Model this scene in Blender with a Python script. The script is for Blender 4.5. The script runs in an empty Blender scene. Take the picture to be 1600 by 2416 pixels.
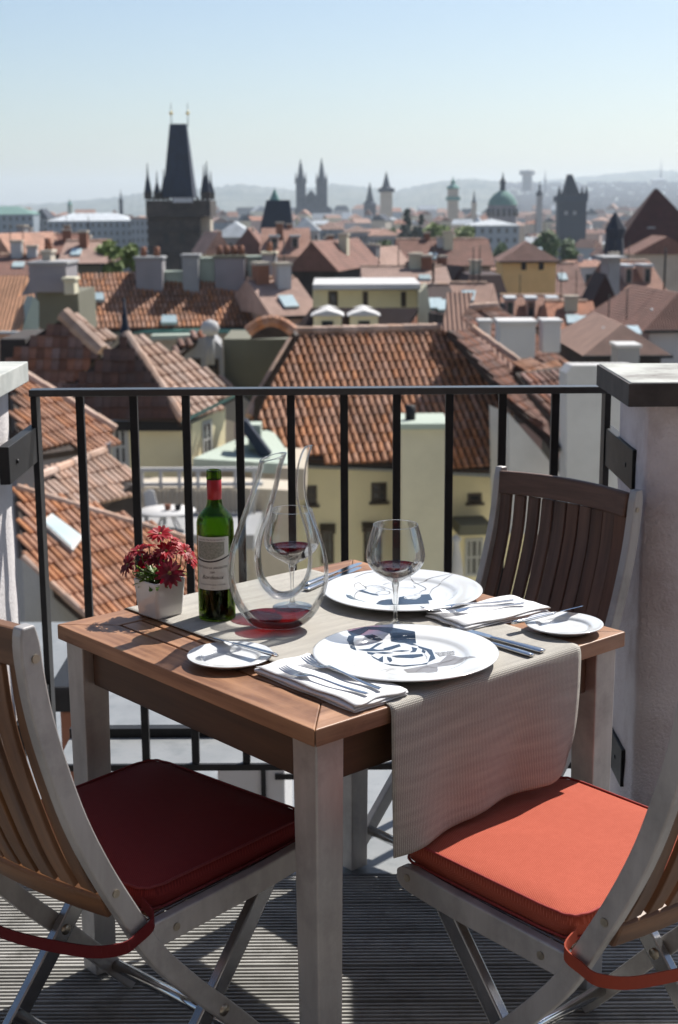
import bpy, bmesh, math, random
import numpy as np
from mathutils import Vector, Matrix
random.seed(7)
R_ = math.radians
scene = bpy.context.scene
COL = scene.collection

# ------------------------------------------------------------------ camera
PITCH, ROLL, EYE = R_(12.08), -0.006, 1.555
FPX = 2416 * 50 / 36.0                       # focal length in photo pixels (1600 x 2416)
_cr, _sr = math.cos(ROLL), math.sin(ROLL)
_X = Vector((1, 0, 0)); _U = Vector((0, math.sin(PITCH), math.cos(PITCH)))
FWD = Vector((0, math.cos(PITCH), -math.sin(PITCH)))
RIGHT = _cr * _X + _sr * _U; UP = -_sr * _X + _cr * _U
CAM = Vector((0, 0, EYE))
cam_d = bpy.data.cameras.new("camera"); cam = bpy.data.objects.new("camera", cam_d); COL.objects.link(cam)
cam.matrix_world = Matrix(((RIGHT.x, UP.x, -FWD.x, CAM.x), (RIGHT.y, UP.y, -FWD.y, CAM.y), (RIGHT.z, UP.z, -FWD.z, CAM.z), (0, 0, 0, 1)))
cam_d.sensor_fit = 'VERTICAL'; cam_d.sensor_height = 36; cam_d.sensor_width = 24; cam_d.lens = 50
cam_d.clip_start = 0.1; cam_d.clip_end = 30000
cam_d.dof.use_dof = True; cam_d.dof.focus_distance = 2.62; cam_d.dof.aperture_fstop = 7.0
scene.camera = cam

# ------------------------------------------------------------------ world, sun, exposure
SUN_AZ, SUN_EL = R_(41.0), R_(49.5)          # azimuth measured from +Y towards +X
world = bpy.data.worlds.new("World"); scene.world = world; world.use_nodes = True
wn = world.node_tree.nodes; wl = world.node_tree.links
bg = wn['Background']; sky = wn.new('ShaderNodeTexSky'); sky.sky_type = 'NISHITA'
sky.sun_disc = False; sky.sun_elevation = SUN_EL; sky.sun_rotation = SUN_AZ
sky.air_density = 1.0; sky.dust_density = 1.3; sky.ozone_density = 2.2; sky.altitude = 250
wl.new(sky.outputs[0], bg.inputs[0]); bg.inputs[1].default_value = 0.073
sun_d = bpy.data.lights.new("sun", 'SUN'); sun_d.energy = 5.0; sun_d.angle = R_(0.53); sun_d.color = (1.0, 0.955, 0.88)
sun = bpy.data.objects.new("sun", sun_d); COL.objects.link(sun)
SUNV = Vector((math.sin(SUN_AZ) * math.cos(SUN_EL), math.cos(SUN_AZ) * math.cos(SUN_EL), math.sin(SUN_EL)))
sun.rotation_euler = SUNV.to_track_quat('Z', 'Y').to_euler(); sun.location = SUNV * 50
scene.view_settings.view_transform = 'Standard'; scene.view_settings.look = 'None'
scene.view_settings.gamma = 1; scene.view_settings.exposure = 0.72; scene.view_settings.use_curve_mapping = False
scene.render.engine = 'CYCLES'
cy = scene.cycles
cy.use_denoising = True
try: cy.denoiser = 'OPENIMAGEDENOISE'
except Exception: pass
cy.max_bounces = 12; cy.transparent_max_bounces = 24; cy.transmission_bounces = 10; cy.diffuse_bounces = 3
cy.glossy_bounces = 4; cy.volume_bounces = 0; cy.sample_clamp_indirect = 6.0; cy.sample_clamp_direct = 0
cy.use_adaptive_sampling = True; cy.adaptive_threshold = 0.02

# ------------------------------------------------------------------ projection helpers: photo pixel -> point of the place
def ray(x, y): return RIGHT * ((x - 800) / FPX) - UP * ((y - 1208) / FPX) + FWD
def onz(x, y, z):
    d = ray(x, y); return CAM + d * ((z - CAM.z) / d.z)
def ony(x, y, Y):
    d = ray(x, y); return CAM + d * (Y / d.y)
def onpl(x, y, P, n):
    d = ray(x, y); return CAM + d * ((P - CAM).dot(n) / d.dot(n))

# ------------------------------------------------------------------ object helpers
def link(name, me, m=None, parent=None, label=None, cat=None, group=None, kind=None, loc=None, rz=None):
    o = bpy.data.objects.new(name, me); COL.objects.link(o)
    if m is not None and me is not None and len(me.materials) == 0: me.materials.append(m)
    if parent is not None: o.parent = parent
    if loc is not None: o.location = loc
    if rz is not None: o.rotation_euler.z = rz
    tag(o, label, cat, group, kind); return o
def tag(o, label=None, cat=None, group=None, kind=None):
    if label: o['label'] = label
    if cat: o['category'] = cat
    if group: o['group'] = group
    if kind: o['kind'] = kind
    return o
def empty(name, loc=(0, 0, 0), rz=0, label=None, cat=None, group=None, parent=None):
    o = bpy.data.objects.new(name, None); COL.objects.link(o); o.location = loc; o.rotation_euler.z = rz
    o.empty_display_size = 0.1
    if parent is not None: o.parent = parent
    return tag(o, label, cat, group)
def copy_tree(o, parent=None):
    c = o.copy(); COL.objects.link(c); c.parent = parent
    for ch in list(o.children): copy_tree(ch, c)
    return c

class MB:
    def __init__(s): s.v = []; s.f = []; s.sm = []; s.mi = []; s.cur = 0
    def add(s, vs, fs, smooth=False):
        b = len(s.v); s.v += [tuple(q) for q in vs]
        for f in fs: s.f.append(tuple(b + i for i in f)); s.sm.append(smooth); s.mi.append(s.cur)
    def box(s, lo, hi, M=None):
        x0, y0, z0 = lo; x1, y1, z1 = hi
        vs = [Vector(q) for q in ((x0,y0,z0),(x1,y0,z0),(x1,y1,z0),(x0,y1,z0),(x0,y0,z1),(x1,y0,z1),(x1,y1,z1),(x0,y1,z1))]
        if M is not None: vs = [M @ q for q in vs]
        s.add(vs, [(0,3,2,1),(4,5,6,7),(0,1,5,4),(1,2,6,5),(2,3,7,6),(3,0,4,7)]); return s
    def quad(s, a, b, c, d): s.add([a, b, c, d], [(0,1,2,3)])
    def prism(s, poly, ext):
        """poly: 3-D points, ext: extrusion vector"""
        n = len(poly); P = [Vector(p) for p in poly]; Q = [p + Vector(ext) for p in P]
        s.add(P + Q, [tuple(range(n))[::-1], tuple(range(n, 2*n))] + [(i, (i+1) % n, n + (i+1) % n, n + i) for i in range(n)]); return s
    def sweep(s, path, side, w, t, smooth=False, cap=True):
        """rectangular bar along path; side = fixed unit vector of width w; t = thickness"""
        P = [Vector(p) for p in path]; n = len(P); vs = []
        W = w if hasattr(w, '__len__') else [w]*n; T = t if hasattr(t, '__len__') else [t]*n
        for i in range(n):
            tg = (P[min(i+1, n-1)] - P[max(i-1, 0)]).normalized()
            sd = Vector(side if not callable(side) else side(i)); sd = (sd - tg*sd.dot(tg)).normalized()
            nn = tg.cross(sd).normalized()
            a, b = sd*W[i]/2, nn*T[i]/2
            vs += [P[i]-a-b, P[i]+a-b, P[i]+a+b, P[i]-a+b]
        fs = [(4*i+k, 4*i+(k+1) % 4, 4*i+4+(k+1) % 4, 4*i+4+k) for i in range(n-1) for k in range(4)]
        if cap: fs += [(3,2,1,0), (4*n-4, 4*n-3, 4*n-2, 4*n-1)]
        s.add(vs, fs, smooth); return s
    def tube(s, path, r, seg=8, cap=True, closed=False, smooth=True, squash=None):
        P = [Vector(p) for p in path]; n = len(P); Rr = r if hasattr(r, '__len__') else [r]*n
        vs = []; up = None
        for i in range(n):
            a, b = (P[(i-1) % n], P[(i+1) % n]) if closed else (P[max(i-1, 0)], P[min(i+1, n-1)])
            tg = (b - a).normalized()
            if up is None:
                up = Vector((0,0,1)) if abs(tg.z) < .9 else Vector((1,0,0))
            up = (up - tg*up.dot(tg)).normalized(); sd = tg.cross(up)
            for k in range(seg):
                th = 2*math.pi*k/seg; vs.append(P[i] + (up*math.cos(th) + sd*math.sin(th))*Rr[i])
        m = n if closed else n-1
        fs = [(i*seg+k, i*seg+(k+1) % seg, ((i+1) % n)*seg+(k+1) % seg, ((i+1) % n)*seg+k) for i in range(m) for k in range(seg)]
        if cap and not closed: fs += [tuple(range(seg))[::-1], tuple((n-1)*seg+k for k in range(seg))]
        s.add(vs, fs, smooth); return s
    def lathe(s, prof, seg=32, c=(0,0,0), smooth=True, a0=0, closed=False):
        n = len(prof); vs = []
        for r, z in prof:
            for k in range(seg):
                th = a0 + 2*math.pi*k/seg; vs.append((c[0]+r*math.cos(th), c[1]+r*math.sin(th), c[2]+z))
        fs = [(i*seg+k, i*seg+(k+1) % seg, (i+1)*seg+(k+1) % seg, (i+1)*seg+k) for i in range(n-1) for k in range(seg)]
        if closed: fs += [((n-1)*seg+k, (n-1)*seg+(k+1) % seg, (k+1) % seg, k) for k in range(seg)]
        s.add(vs, fs, smooth); return s
    def mesh(s, name, bevel=0, seg=2, weld=0, recalc=True):
        me = bpy.data.meshes.new(name); me.from_pydata(s.v, [], s.f)
        me.polygons.foreach_set('use_smooth', s.sm)
        me.polygons.foreach_set('material_index', s.mi)
        if bevel or weld or recalc:
            bm = bmesh.new(); bm.from_mesh(me)
            if weld: bmesh.ops.remove_doubles(bm, verts=bm.verts, dist=weld)
            if bevel:
                es = [e for e in bm.edges if len(e.link_faces) == 2 and e.calc_face_angle(0) > 0.5]
                bmesh.ops.bevel(bm, geom=es, offset=bevel, segments=seg, affect='EDGES', profile=0.5, clamp_overlap=True)
                for f in bm.faces: f.smooth = f.calc_area() < 0 or f.smooth
            if recalc: bmesh.ops.recalc_face_normals(bm, faces=bm.faces)
            bm.to_mesh(me); bm.free()
        me.update(); return me
    def build(s, name, m=None, parent=None, bevel=0, **k):
        seg = k.pop('bseg', 2); weld = k.pop('weld', 0); rc = k.pop('recalc', True)
        me = s.mesh(name, bevel, seg, weld, rc)
        if isinstance(m, (list, tuple)):
            for q in m: me.materials.append(q)
            m = None
        return link(name, me, m, parent, **k)

def cr(pts, n=6, closed=False):
    """Catmull-Rom through points (tuples of any length)"""
    P = [np.array(p, float) for p in pts]; out = []; N = len(P)
    rng = range(N) if closed else range(N-1)
    for i in rng:
        p1, p2 = P[i], P[(i+1) % N]
        p0 = P[(i-1) % N] if (closed or i > 0) else 2*p1 - p2
        p3 = P[(i+2) % N] if (closed or i < N-2) else 2*p2 - p1
        for j in range(n):
            t = j/n
            out.append(tuple(0.5*((2*p1) + (-p0+p2)*t + (2*p0-5*p1+4*p2-p3)*t*t + (-p0+3*p1-3*p2+p3)*t**3)))
    if not closed: out.append(tuple(P[-1]))
    return out

# ------------------------------------------------------------------ materials
def mat(name, c1, c2=None, scale=8.0, rough=0.6, metal=0.0, bump=0.0, stretch=(1,1,1), rnd=0.0, isl=0.0, detail=6,
        spec=0.5, bscale=None, coat=0.0, lo=0.35, hi=0.65, bdist=0.01, grime=None, gscale=2.0, sheen=0.0, rvar=0.0):
    m = bpy.data.materials.new(name); m.use_nodes = True
    nt = m.node_tree; N = nt.nodes; L = nt.links; b = N['Principled BSDF']
    k_ = 1.0 if metal > .5 else .8          # overall reflectance level
    c2 = c2 or c1; c1 = (*[q*k_ for q in c1], 1); c2 = (*[q*k_ for q in c2], 1)
    if grime is not None: grime = tuple(q*k_ for q in grime)
    tc = N.new('ShaderNodeTexCoord'); mp = N.new('ShaderNodeMapping'); mp.inputs['Scale'].default_value = stretch
    L.new(tc.outputs['Object'], mp.inputs[0])
    nz = N.new('ShaderNodeTexNoise'); nz.inputs['Scale'].default_value = scale; nz.inputs['Detail'].default_value = detail
    nz.inputs['Roughness'].default_value = 0.6
    L.new(mp.outputs[0], nz.inputs['Vector'])
    rp = N.new('ShaderNodeValToRGB'); rp.color_ramp.elements[0].color = c1; rp.color_ramp.elements[1].color = c2
    rp.color_ramp.elements[0].position = lo; rp.color_ramp.elements[1].position = hi
    L.new(nz.outputs[0], rp.inputs[0]); col = rp.outputs[0]
    if rnd or isl:
        hsv = N.new('ShaderNodeHueSaturation'); L.new(col, hsv.inputs['Color'])
        oi = N.new('ShaderNodeObjectInfo'); ge = N.new('ShaderNodeNewGeometry')
        ad = N.new('ShaderNodeMath'); ad.operation = 'ADD'
        L.new(oi.outputs['Random'], ad.inputs[0])
        if isl: L.new(ge.outputs['Random Per Island'], ad.inputs[1])
        else: ad.inputs[1].default_value = 0
        fr = N.new('ShaderNodeMath'); fr.operation = 'FRACT'; L.new(ad.outputs[0], fr.inputs[0])
        k = rnd or isl
        mr = N.new('ShaderNodeMapRange'); mr.inputs[3].default_value = 1-k; mr.inputs[4].default_value = 1+k
        L.new(fr.outputs[0], mr.inputs[0]); L.new(mr.outputs[0], hsv.inputs['Value'])
        # saturation wanders the other way
        f2 = N.new('ShaderNodeMath'); f2.operation = 'MULTIPLY_ADD'; f2.inputs[1].default_value = 7.31; f2.inputs[2].default_value = 0
        L.new(ad.outputs[0], f2.inputs[0]); f3 = N.new('ShaderNodeMath'); f3.operation = 'FRACT'; L.new(f2.outputs[0], f3.inputs[0])
        mr2 = N.new('ShaderNodeMapRange'); mr2.inputs[3].default_value = 1-k*.8; mr2.inputs[4].default_value = 1+k*.6
        L.new(f3.outputs[0], mr2.inputs[0]); L.new(mr2.outputs[0], hsv.inputs['Saturation'])
        col = hsv.outputs[0]
    if grime is not None:
        n2 = N.new('ShaderNodeTexNoise'); n2.inputs['Scale'].default_value = gscale; n2.inputs['Detail'].default_value = 8
        n2.inputs['Roughness'].default_value = 0.7; L.new(tc.outputs['Object'], n2.inputs['Vector'])
        r2 = N.new('ShaderNodeValToRGB'); r2.color_ramp.elements[0].position = 0.48; r2.color_ramp.elements[1].position = 0.72
        L.new(n2.outputs[0], r2.inputs[0])
        mx = N.new('ShaderNodeMix'); mx.data_type = 'RGBA'; L.new(r2.outputs[0], mx.inputs[0]); L.new(col, mx.inputs[6]); mx.inputs[7].default_value = (*grime, 1)
        col = mx.outputs[2]
    L.new(col, b.inputs['Base Color'])
    b.inputs['Roughness'].default_value = rough; b.inputs['Metallic'].default_value = metal
    b.inputs['Specular IOR Level'].default_value = spec
    if rvar:
        mr3 = N.new('ShaderNodeMapRange'); mr3.inputs[3].default_value = rough - rvar; mr3.inputs[4].default_value = rough + rvar
        L.new(nz.outputs[0], mr3.inputs[0]); L.new(mr3.outputs[0], b.inputs['Roughness'])
    if coat: b.inputs['Coat Weight'].default_value = coat; b.inputs['Coat Roughness'].default_value = 0.05
    if sheen: b.inputs['Sheen Weight'].default_value = sheen
    if bump:
        n3 = nz
        if bscale:
            n3 = N.new('ShaderNodeTexNoise'); n3.inputs['Scale'].default_value = bscale; n3.inputs['Detail'].default_value = 5
            L.new(mp.outputs[0], n3.inputs['Vector'])
        bp = N.new('ShaderNodeBump'); bp.inputs['Strength'].default_value = bump; bp.inputs['Distance'].default_value = bdist
        L.new(n3.outputs[0], bp.inputs['Height']); L.new(bp.outputs[0], b.inputs['Normal'])
    return m

def weave(name, c1, c2, sx, sy, rough=0.85, bump=0.6, depth=0.0006, rot=0, streak=None, axes='XY', nz=0.3):
    """woven cloth: two crossed fine waves, from UV in metres"""
    m = bpy.data.materials.new(name); m.use_nodes = True
    nt = m.node_tree; N = nt.nodes; L = nt.links; b = N['Principled BSDF']
    tc = N.new('ShaderNodeTexCoord'); mp = N.new('ShaderNodeMapping'); L.new(tc.outputs['UV'], mp.inputs[0]); mp.inputs['Rotation'].default_value = (0, 0, rot)
    w = []
    for d, s in (('X', sx), ('Y', sy)):
        q = N.new('ShaderNodeTexWave'); q.wave_type = 'BANDS'; q.bands_direction = d; q.inputs['Scale'].default_value = s
        q.inputs['Distortion'].default_value = 0.6; q.inputs['Detail'].default_value = 1; q.inputs['Detail Scale'].default_value = 2
        L.new(mp.outputs[0], q.inputs['Vector']); w.append(q)
    mu = N.new('ShaderNodeMath'); mu.operation = 'MULTIPLY'; L.new(w[0].outputs['Fac'], mu.inputs[0]); L.new(w[1].outputs['Fac'], mu.inputs[1])
    n1 = N.new('ShaderNodeTexNoise'); n1.inputs['Scale'].default_value = 60; n1.inputs['Detail'].default_value = 6; 
    m2 = N.new('ShaderNodeMapping'); L.new(mp.outputs[0], m2.inputs[0]); m2.inputs['Scale'].default_value = (1, 0.12, 1) if streak == 'Y' else (0.12, 1, 1) if streak == 'X' else (1, 1, 1)
    L.new(m2.outputs[0], n1.inputs['Vector'])
    ad = N.new('ShaderNodeMath'); ad.operation = 'MULTIPLY_ADD'; ad.inputs[1].default_value = nz*2.2; L.new(n1.outputs[0], ad.inputs[0])
    sb = N.new('ShaderNodeMath'); sb.operation = 'SUBTRACT'; L.new(mu.outputs[0], sb.inputs[0]); sb.inputs[1].default_value = nz
    L.new(sb.outputs[0], ad.inputs[2])
    rp = N.new('ShaderNodeValToRGB'); rp.color_ramp.elements[0].color = (*[q*.8 for q in c1], 1); rp.color_ramp.elements[1].color = (*[q*.8 for q in c2], 1)
    rp.color_ramp.elements[0].position = 0.0; rp.color_ramp.elements[1].position = 0.8
    L.new(ad.outputs[0], rp.inputs[0]); L.new(rp.outputs[0], b.inputs['Base Color'])
    b.inputs['Roughness'].default_value = rough; b.inputs['Specular IOR Level'].default_value = 0.2
    bp = N.new('ShaderNodeBump'); bp.inputs['Strength'].default_value = bump; bp.inputs['Distance'].default_value = depth
    L.new(mu.outputs[0], bp.inputs['Height']); L.new(bp.outputs[0], b.inputs['Normal'])
    return m

def glass(name, tint=(0.97, 0.98, 0.98), edge=2.2, ior=1.5, refr=0.9):
    """thin blown glass: clear where seen face on, refracting towards its edges"""
    m = bpy.data.materials.new(name); m.use_nodes = True
    nt = m.node_tree; N = nt.nodes; L = nt.links; N.remove(N['Principled BSDF']); out = N['Material Output']
    tr = N.new('ShaderNodeBsdfTransparent'); tr.inputs[0].default_value = (*tint, 1)
    gl = N.new('ShaderNodeBsdfGlass'); gl.inputs['Color'].default_value = (*tint, 1); gl.inputs['IOR'].default_value = ior; gl.inputs['Roughness'].default_value = 0.0
    gs = N.new('ShaderNodeBsdfGlossy'); gs.inputs['Roughness'].default_value = 0.01
    lw = N.new('ShaderNodeLayerWeight'); lw.inputs['Blend'].default_value = 0.5
    pw = N.new('ShaderNodeMath'); pw.operation = 'POWER'; pw.inputs[1].default_value = edge; L.new(lw.outputs['Facing'], pw.inputs[0])
    ml = N.new('ShaderNodeMath'); ml.operation = 'MULTIPLY'; ml.inputs[1].default_value = refr; L.new(pw.outputs[0], ml.inputs[0])
    mx = N.new('ShaderNodeMixShader'); L.new(ml.outputs[0], mx.inputs[0]); L.new(tr.outputs[0], mx.inputs[1]); L.new(gl.outputs[0], mx.inputs[2])
    fr = N.new('ShaderNodeFresnel'); fr.inputs['IOR'].default_value = 1.45
    mf = N.new('ShaderNodeMath'); mf.operation = 'MULTIPLY'; mf.inputs[1].default_value = 0.6; L.new(fr.outputs[0], mf.inputs[0])
    m2 = N.new('ShaderNodeMixShader'); L.new(mf.outputs[0], m2.inputs[0]); L.new(mx.outputs[0], m2.inputs[1]); L.new(gs.outputs[0], m2.inputs[2])
    L.new(m2.outputs[0], out.inputs[0]); return m
def liquid(name, tint, ior=1.34, body=(0.02, 0.001, 0.003), opaq=0.35):
    m = bpy.data.materials.new(name); m.use_nodes = True
    nt = m.node_tree; N = nt.nodes; L = nt.links; b = N['Principled BSDF']; out = N['Material Output']
    b.inputs['Base Color'].default_value = (*body, 1); b.inputs['Roughness'].default_value = 0.02; b.inputs['IOR'].default_value = ior
    tr = N.new('ShaderNodeBsdfTransparent'); tr.inputs[0].default_value = (*tint, 1)
    fr = N.new('ShaderNodeFresnel'); fr.inputs['IOR'].default_value = ior
    ad = N.new('ShaderNodeMath'); ad.operation = 'ADD'; ad.use_clamp = True; ad.inputs[1].default_value = opaq; L.new(fr.outputs[0], ad.inputs[0])
    mx = N.new('ShaderNodeMixShader'); L.new(ad.outputs[0], mx.inputs[0]); L.new(tr.outputs[0], mx.inputs[1]); L.new(b.outputs[0], mx.inputs[2])
    L.new(mx.outputs[0], out.inputs[0]); return m

M = {}
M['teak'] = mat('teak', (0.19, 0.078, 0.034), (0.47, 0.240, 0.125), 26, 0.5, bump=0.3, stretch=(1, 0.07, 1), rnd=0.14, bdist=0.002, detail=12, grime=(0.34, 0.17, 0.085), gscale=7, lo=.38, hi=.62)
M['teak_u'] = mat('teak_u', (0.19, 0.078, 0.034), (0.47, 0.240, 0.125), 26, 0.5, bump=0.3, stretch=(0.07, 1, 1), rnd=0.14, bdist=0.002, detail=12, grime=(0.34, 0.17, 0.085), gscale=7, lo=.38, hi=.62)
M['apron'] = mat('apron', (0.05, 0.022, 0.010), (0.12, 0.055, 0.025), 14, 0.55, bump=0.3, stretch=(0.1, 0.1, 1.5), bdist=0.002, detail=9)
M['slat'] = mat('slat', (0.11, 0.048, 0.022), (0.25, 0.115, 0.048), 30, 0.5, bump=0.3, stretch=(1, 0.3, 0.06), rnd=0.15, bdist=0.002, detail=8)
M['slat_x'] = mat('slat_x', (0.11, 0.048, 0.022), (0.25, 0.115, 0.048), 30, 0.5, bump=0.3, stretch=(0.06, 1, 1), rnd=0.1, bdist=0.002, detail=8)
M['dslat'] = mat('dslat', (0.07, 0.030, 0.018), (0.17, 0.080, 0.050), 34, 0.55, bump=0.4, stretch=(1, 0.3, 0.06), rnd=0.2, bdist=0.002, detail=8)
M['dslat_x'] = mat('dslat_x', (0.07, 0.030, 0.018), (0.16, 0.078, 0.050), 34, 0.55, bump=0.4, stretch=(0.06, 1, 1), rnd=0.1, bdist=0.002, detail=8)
M['alu'] = mat('alu', (0.42, 0.395, 0.38), (0.54, 0.515, 0.50), 22, 0.42, 0.3, bump=0.05, stretch=(1, 1, 0.2), grime=(0.33, 0.32, 0.31), gscale=7, rvar=0.08, bdist=0.002)
M['aludark'] = mat('aludark', (0.30, 0.30, 0.31), (0.38, 0.38, 0.39), 20, 0.22, 0.85, bump=0.03, bdist=0.002)
M['steel'] = mat('steel', (0.62, 0.62, 0.63), (0.7, 0.7, 0.7), 60, 0.10, 1.0)
M['screw'] = mat('screw', (0.35, 0.31, 0.25), (0.45, 0.40, 0.33), 90, 0.35, 0.9)
M['hole'] = mat('hole', (0.02, 0.02, 0.02), rough=0.8)
M['iron'] = mat('iron', (0.010, 0.010, 0.012), (0.018, 0.018, 0.020), 25, 0.5, 0.0, bump=0.15, bdist=0.001, rvar=0.08, spec=0.25)
M['ironrail'] = mat('ironrail', (0.012, 0.012, 0.014), (0.022, 0.022, 0.025), 25, 0.32, 0.0, bump=0.1, bdist=0.001, rvar=0.06, spec=0.7)
M['coping'] = mat('coping', (0.22, 0.235, 0.245), (0.33, 0.34, 0.35), 12, 0.5, 0.2, bump=0.1, grime=(0.22, 0.23, 0.24), gscale=6, bdist=0.002)
M['stone'] = mat('stone', (0.42, 0.44, 0.42), (0.56, 0.57, 0.54), 9, 0.8, bump=0.3, bscale=60, grime=(0.33, 0.34, 0.32), gscale=5, bdist=0.002)
M['capdark'] = mat('capdark', (0.42, 0.43, 0.40), (0.54, 0.55, 0.52), 9, 0.85, bump=0.4, bscale=50, grime=(0.17, 0.155, 0.145), gscale=5, bdist=0.003)
M['capside'] = mat('capside', (0.035, 0.028, 0.026), (0.075, 0.06, 0.055), 14, 0.7, bump=0.4, bdist=0.002)
M['plaster'] = mat('plaster', (0.55, 0.52, 0.53), (0.66, 0.64, 0.65), 5, 0.9, bump=0.8, bscale=110, grime=(0.46, 0.41, 0.40), gscale=2.5, bdist=0.004)
M['plasterpink'] = mat('plasterpink', (0.72, 0.64, 0.65), (0.86, 0.79, 0.80), 5, 0.9, bump=1.0, bscale=150, grime=(0.52, 0.42, 0.41), gscale=3, bdist=0.005)
M['deck'] = mat('deck', (0.26, 0.255, 0.24), (0.45, 0.44, 0.42), 16, 0.75, bump=0.35, stretch=(0.12, 1, 1), rnd=0.12, detail=9, grime=(0.19, 0.185, 0.17), gscale=9, bdist=0.002)
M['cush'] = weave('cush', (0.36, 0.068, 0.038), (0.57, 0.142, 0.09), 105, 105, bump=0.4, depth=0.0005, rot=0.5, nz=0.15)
M['cushshade'] = weave('cushshade', (0.13, 0.012, 0.014), (0.24, 0.028, 0.026), 105, 105, bump=0.4, depth=0.0005, rot=0.5, nz=0.15)  # same red cloth, with the table's shade put into its colour
M['pipingshade'] = mat('pipingshade', (0.13, 0.010, 0.014), (0.20, 0.02, 0.022), 200, 0.8)  # piping darkened likewise, shade put into the colour
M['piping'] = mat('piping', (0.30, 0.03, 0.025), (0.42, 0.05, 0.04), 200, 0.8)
M['runner'] = weave('runner', (0.36, 0.34, 0.31), (0.72, 0.68, 0.61), 84, 140, bump=0.9, depth=0.001, streak='X', nz=0.36)
M['napkin'] = mat('napkin', (0.80, 0.80, 0.81), (0.88, 0.88, 0.89), 40, 0.9, bump=0.35, bscale=90, bdist=0.002, sheen=0.2)
M['china'] = mat('china', (0.74, 0.76, 0.78), (0.78, 0.80, 0.81), 3, 0.12, coat=0.4)
M['navy'] = mat('navy', (0.030, 0.050, 0.085), rough=0.15)
M['greyprint'] = mat('greyprint', (0.26, 0.25, 0.25), (0.31, 0.30, 0.30), 60, 0.2)
M['speck'] = mat('speck', (0.02, 0.02, 0.03), (0.6, 0.6, 0.6), 500, 0.3, lo=0.48, hi=0.52)
M['glass'] = glass('glass', tint=(0.99, 0.995, 0.995), edge=3.2, refr=0.85)
M['glass_stem'] = glass('glass_stem', edge=0.6, refr=1.0)
M['wine'] = liquid('wine', (0.62, 0.010, 0.035), opaq=0.20)
M['greenglass'] = glass('greenglass', tint=(0.42, 0.57, 0.14), edge=1.6, refr=0.45)
M['bottlewine'] = mat('bottlewine', (0.006, 0.004, 0.006), rough=0.15)
M['capsule'] = mat('capsule', (0.38, 0.012, 0.02), (0.45, 0.02, 0.03), 30, 0.3, 0.2)
M['label'] = mat('label', (0.66, 0.64, 0.58), (0.72, 0.70, 0.64), 60, 0.7)
M['labelart'] = mat('labelart', (0.24, 0.24, 0.19), (0.40, 0.39, 0.33), 300, 0.8)
M['ink'] = mat('ink', (0.05, 0.04, 0.045), rough=0.6)
M['pot'] = mat('pot', (0.72, 0.71, 0.71), (0.78, 0.77, 0.77), 5, 0.15, coat=0.5)
M['soil'] = mat('soil', (0.03, 0.02, 0.012), (0.06, 0.04, 0.03), 60, 0.95, bump=1)
M['petal'] = mat('petal', (0.42, 0.004, 0.018), (0.62, 0.015, 0.030), 60, 0.5, rnd=0.25, isl=0.25)
M['petaldark'] = mat('petaldark', (0.17, 0.006, 0.02), (0.26, 0.012, 0.035), 60, 0.5, rnd=0.2, isl=0.2)
M['pollen'] = mat('pollen', (0.03, 0.01, 0.04), (0.5, 0.35, 0.05), 300, 0.7)
M['leaf'] = mat('leaf', (0.06, 0.14, 0.02), (0.20, 0.33, 0.05), 40, 0.45, rnd=0.3, isl=0.3)
M['stem'] = mat('stem', (0.10, 0.16, 0.04), (0.16, 0.22, 0.06), 40, 0.5)
for _n in ('petal', 'petaldark', 'leaf'):       # thin petals and leaves let light through
    nt = M[_n].node_tree; b = nt.nodes['Principled BSDF']; o_ = nt.nodes['Material Output']
    t_ = nt.nodes.new('ShaderNodeBsdfTranslucent'); x_ = nt.nodes.new('ShaderNodeMixShader'); x_.inputs[0].default_value = 0.4
    src = b.inputs['Base Color'].links[0].from_socket
    nt.links.new(src, t_.inputs[0]); nt.links.new(b.outputs[0], x_.inputs[1]); nt.links.new(t_.outputs[0], x_.inputs[2]); nt.links.new(x_.outputs[0], o_.inputs[0])
# the town
def wallm(n, c, dirt=0.8): return mat(n, tuple(k*.93 for k in c), c, 0.9, 0.9, bump=0.3, bscale=20, grime=tuple(k*dirt for k in c), gscale=0.35, bdist=0.02)
M['w_yellow'] = wallm('w_yellow', (0.98, 0.87, 0.56)); M['w_cream'] = wallm('w_cream', (0.72, 0.67, 0.50)); M['w_ochre'] = wallm('w_ochre', (0.92, 0.64, 0.28))
M['w_white'] = wallm('w_white', (0.62, 0.61, 0.61)); M['w_beige'] = wallm('w_beige', (0.56, 0.49, 0.40)); M['w_grey'] = wallm('w_grey', (0.36, 0.36, 0.37)); M['w_pink'] = wallm('w_pink', (0.58, 0.42, 0.36))
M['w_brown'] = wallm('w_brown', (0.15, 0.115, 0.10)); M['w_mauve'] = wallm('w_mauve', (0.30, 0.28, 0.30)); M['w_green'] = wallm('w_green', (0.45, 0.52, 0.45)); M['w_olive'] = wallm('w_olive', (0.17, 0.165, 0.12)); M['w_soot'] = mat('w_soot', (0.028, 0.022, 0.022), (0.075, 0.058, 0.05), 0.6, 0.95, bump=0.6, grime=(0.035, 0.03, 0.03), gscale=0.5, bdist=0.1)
M['w_terra'] = wallm('w_terra', (0.30, 0.13, 0.08)); M['w_blue'] = wallm('w_blue', (0.28, 0.33, 0.38))
M['w_navy'] = mat('w_navy', (0.035, 0.045, 0.075), (0.075, 0.085, 0.12), 0.3, 0.95, grime=(0.02, 0.025, 0.04), gscale=.4)
M['tile'] = mat('tile', (0.32, 0.132, 0.068), (0.53, 0.255, 0.14), 5, 0.85, isl=0.20, rnd=0.20, bump=0.3, bdist=0.01)
M['tilepale'] = mat('tilepale', (0.46, 0.29, 0.21), (0.58, 0.40, 0.31), 5, 0.85, isl=0.2, rnd=0.2, bump=0.3, bdist=0.01)
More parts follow.
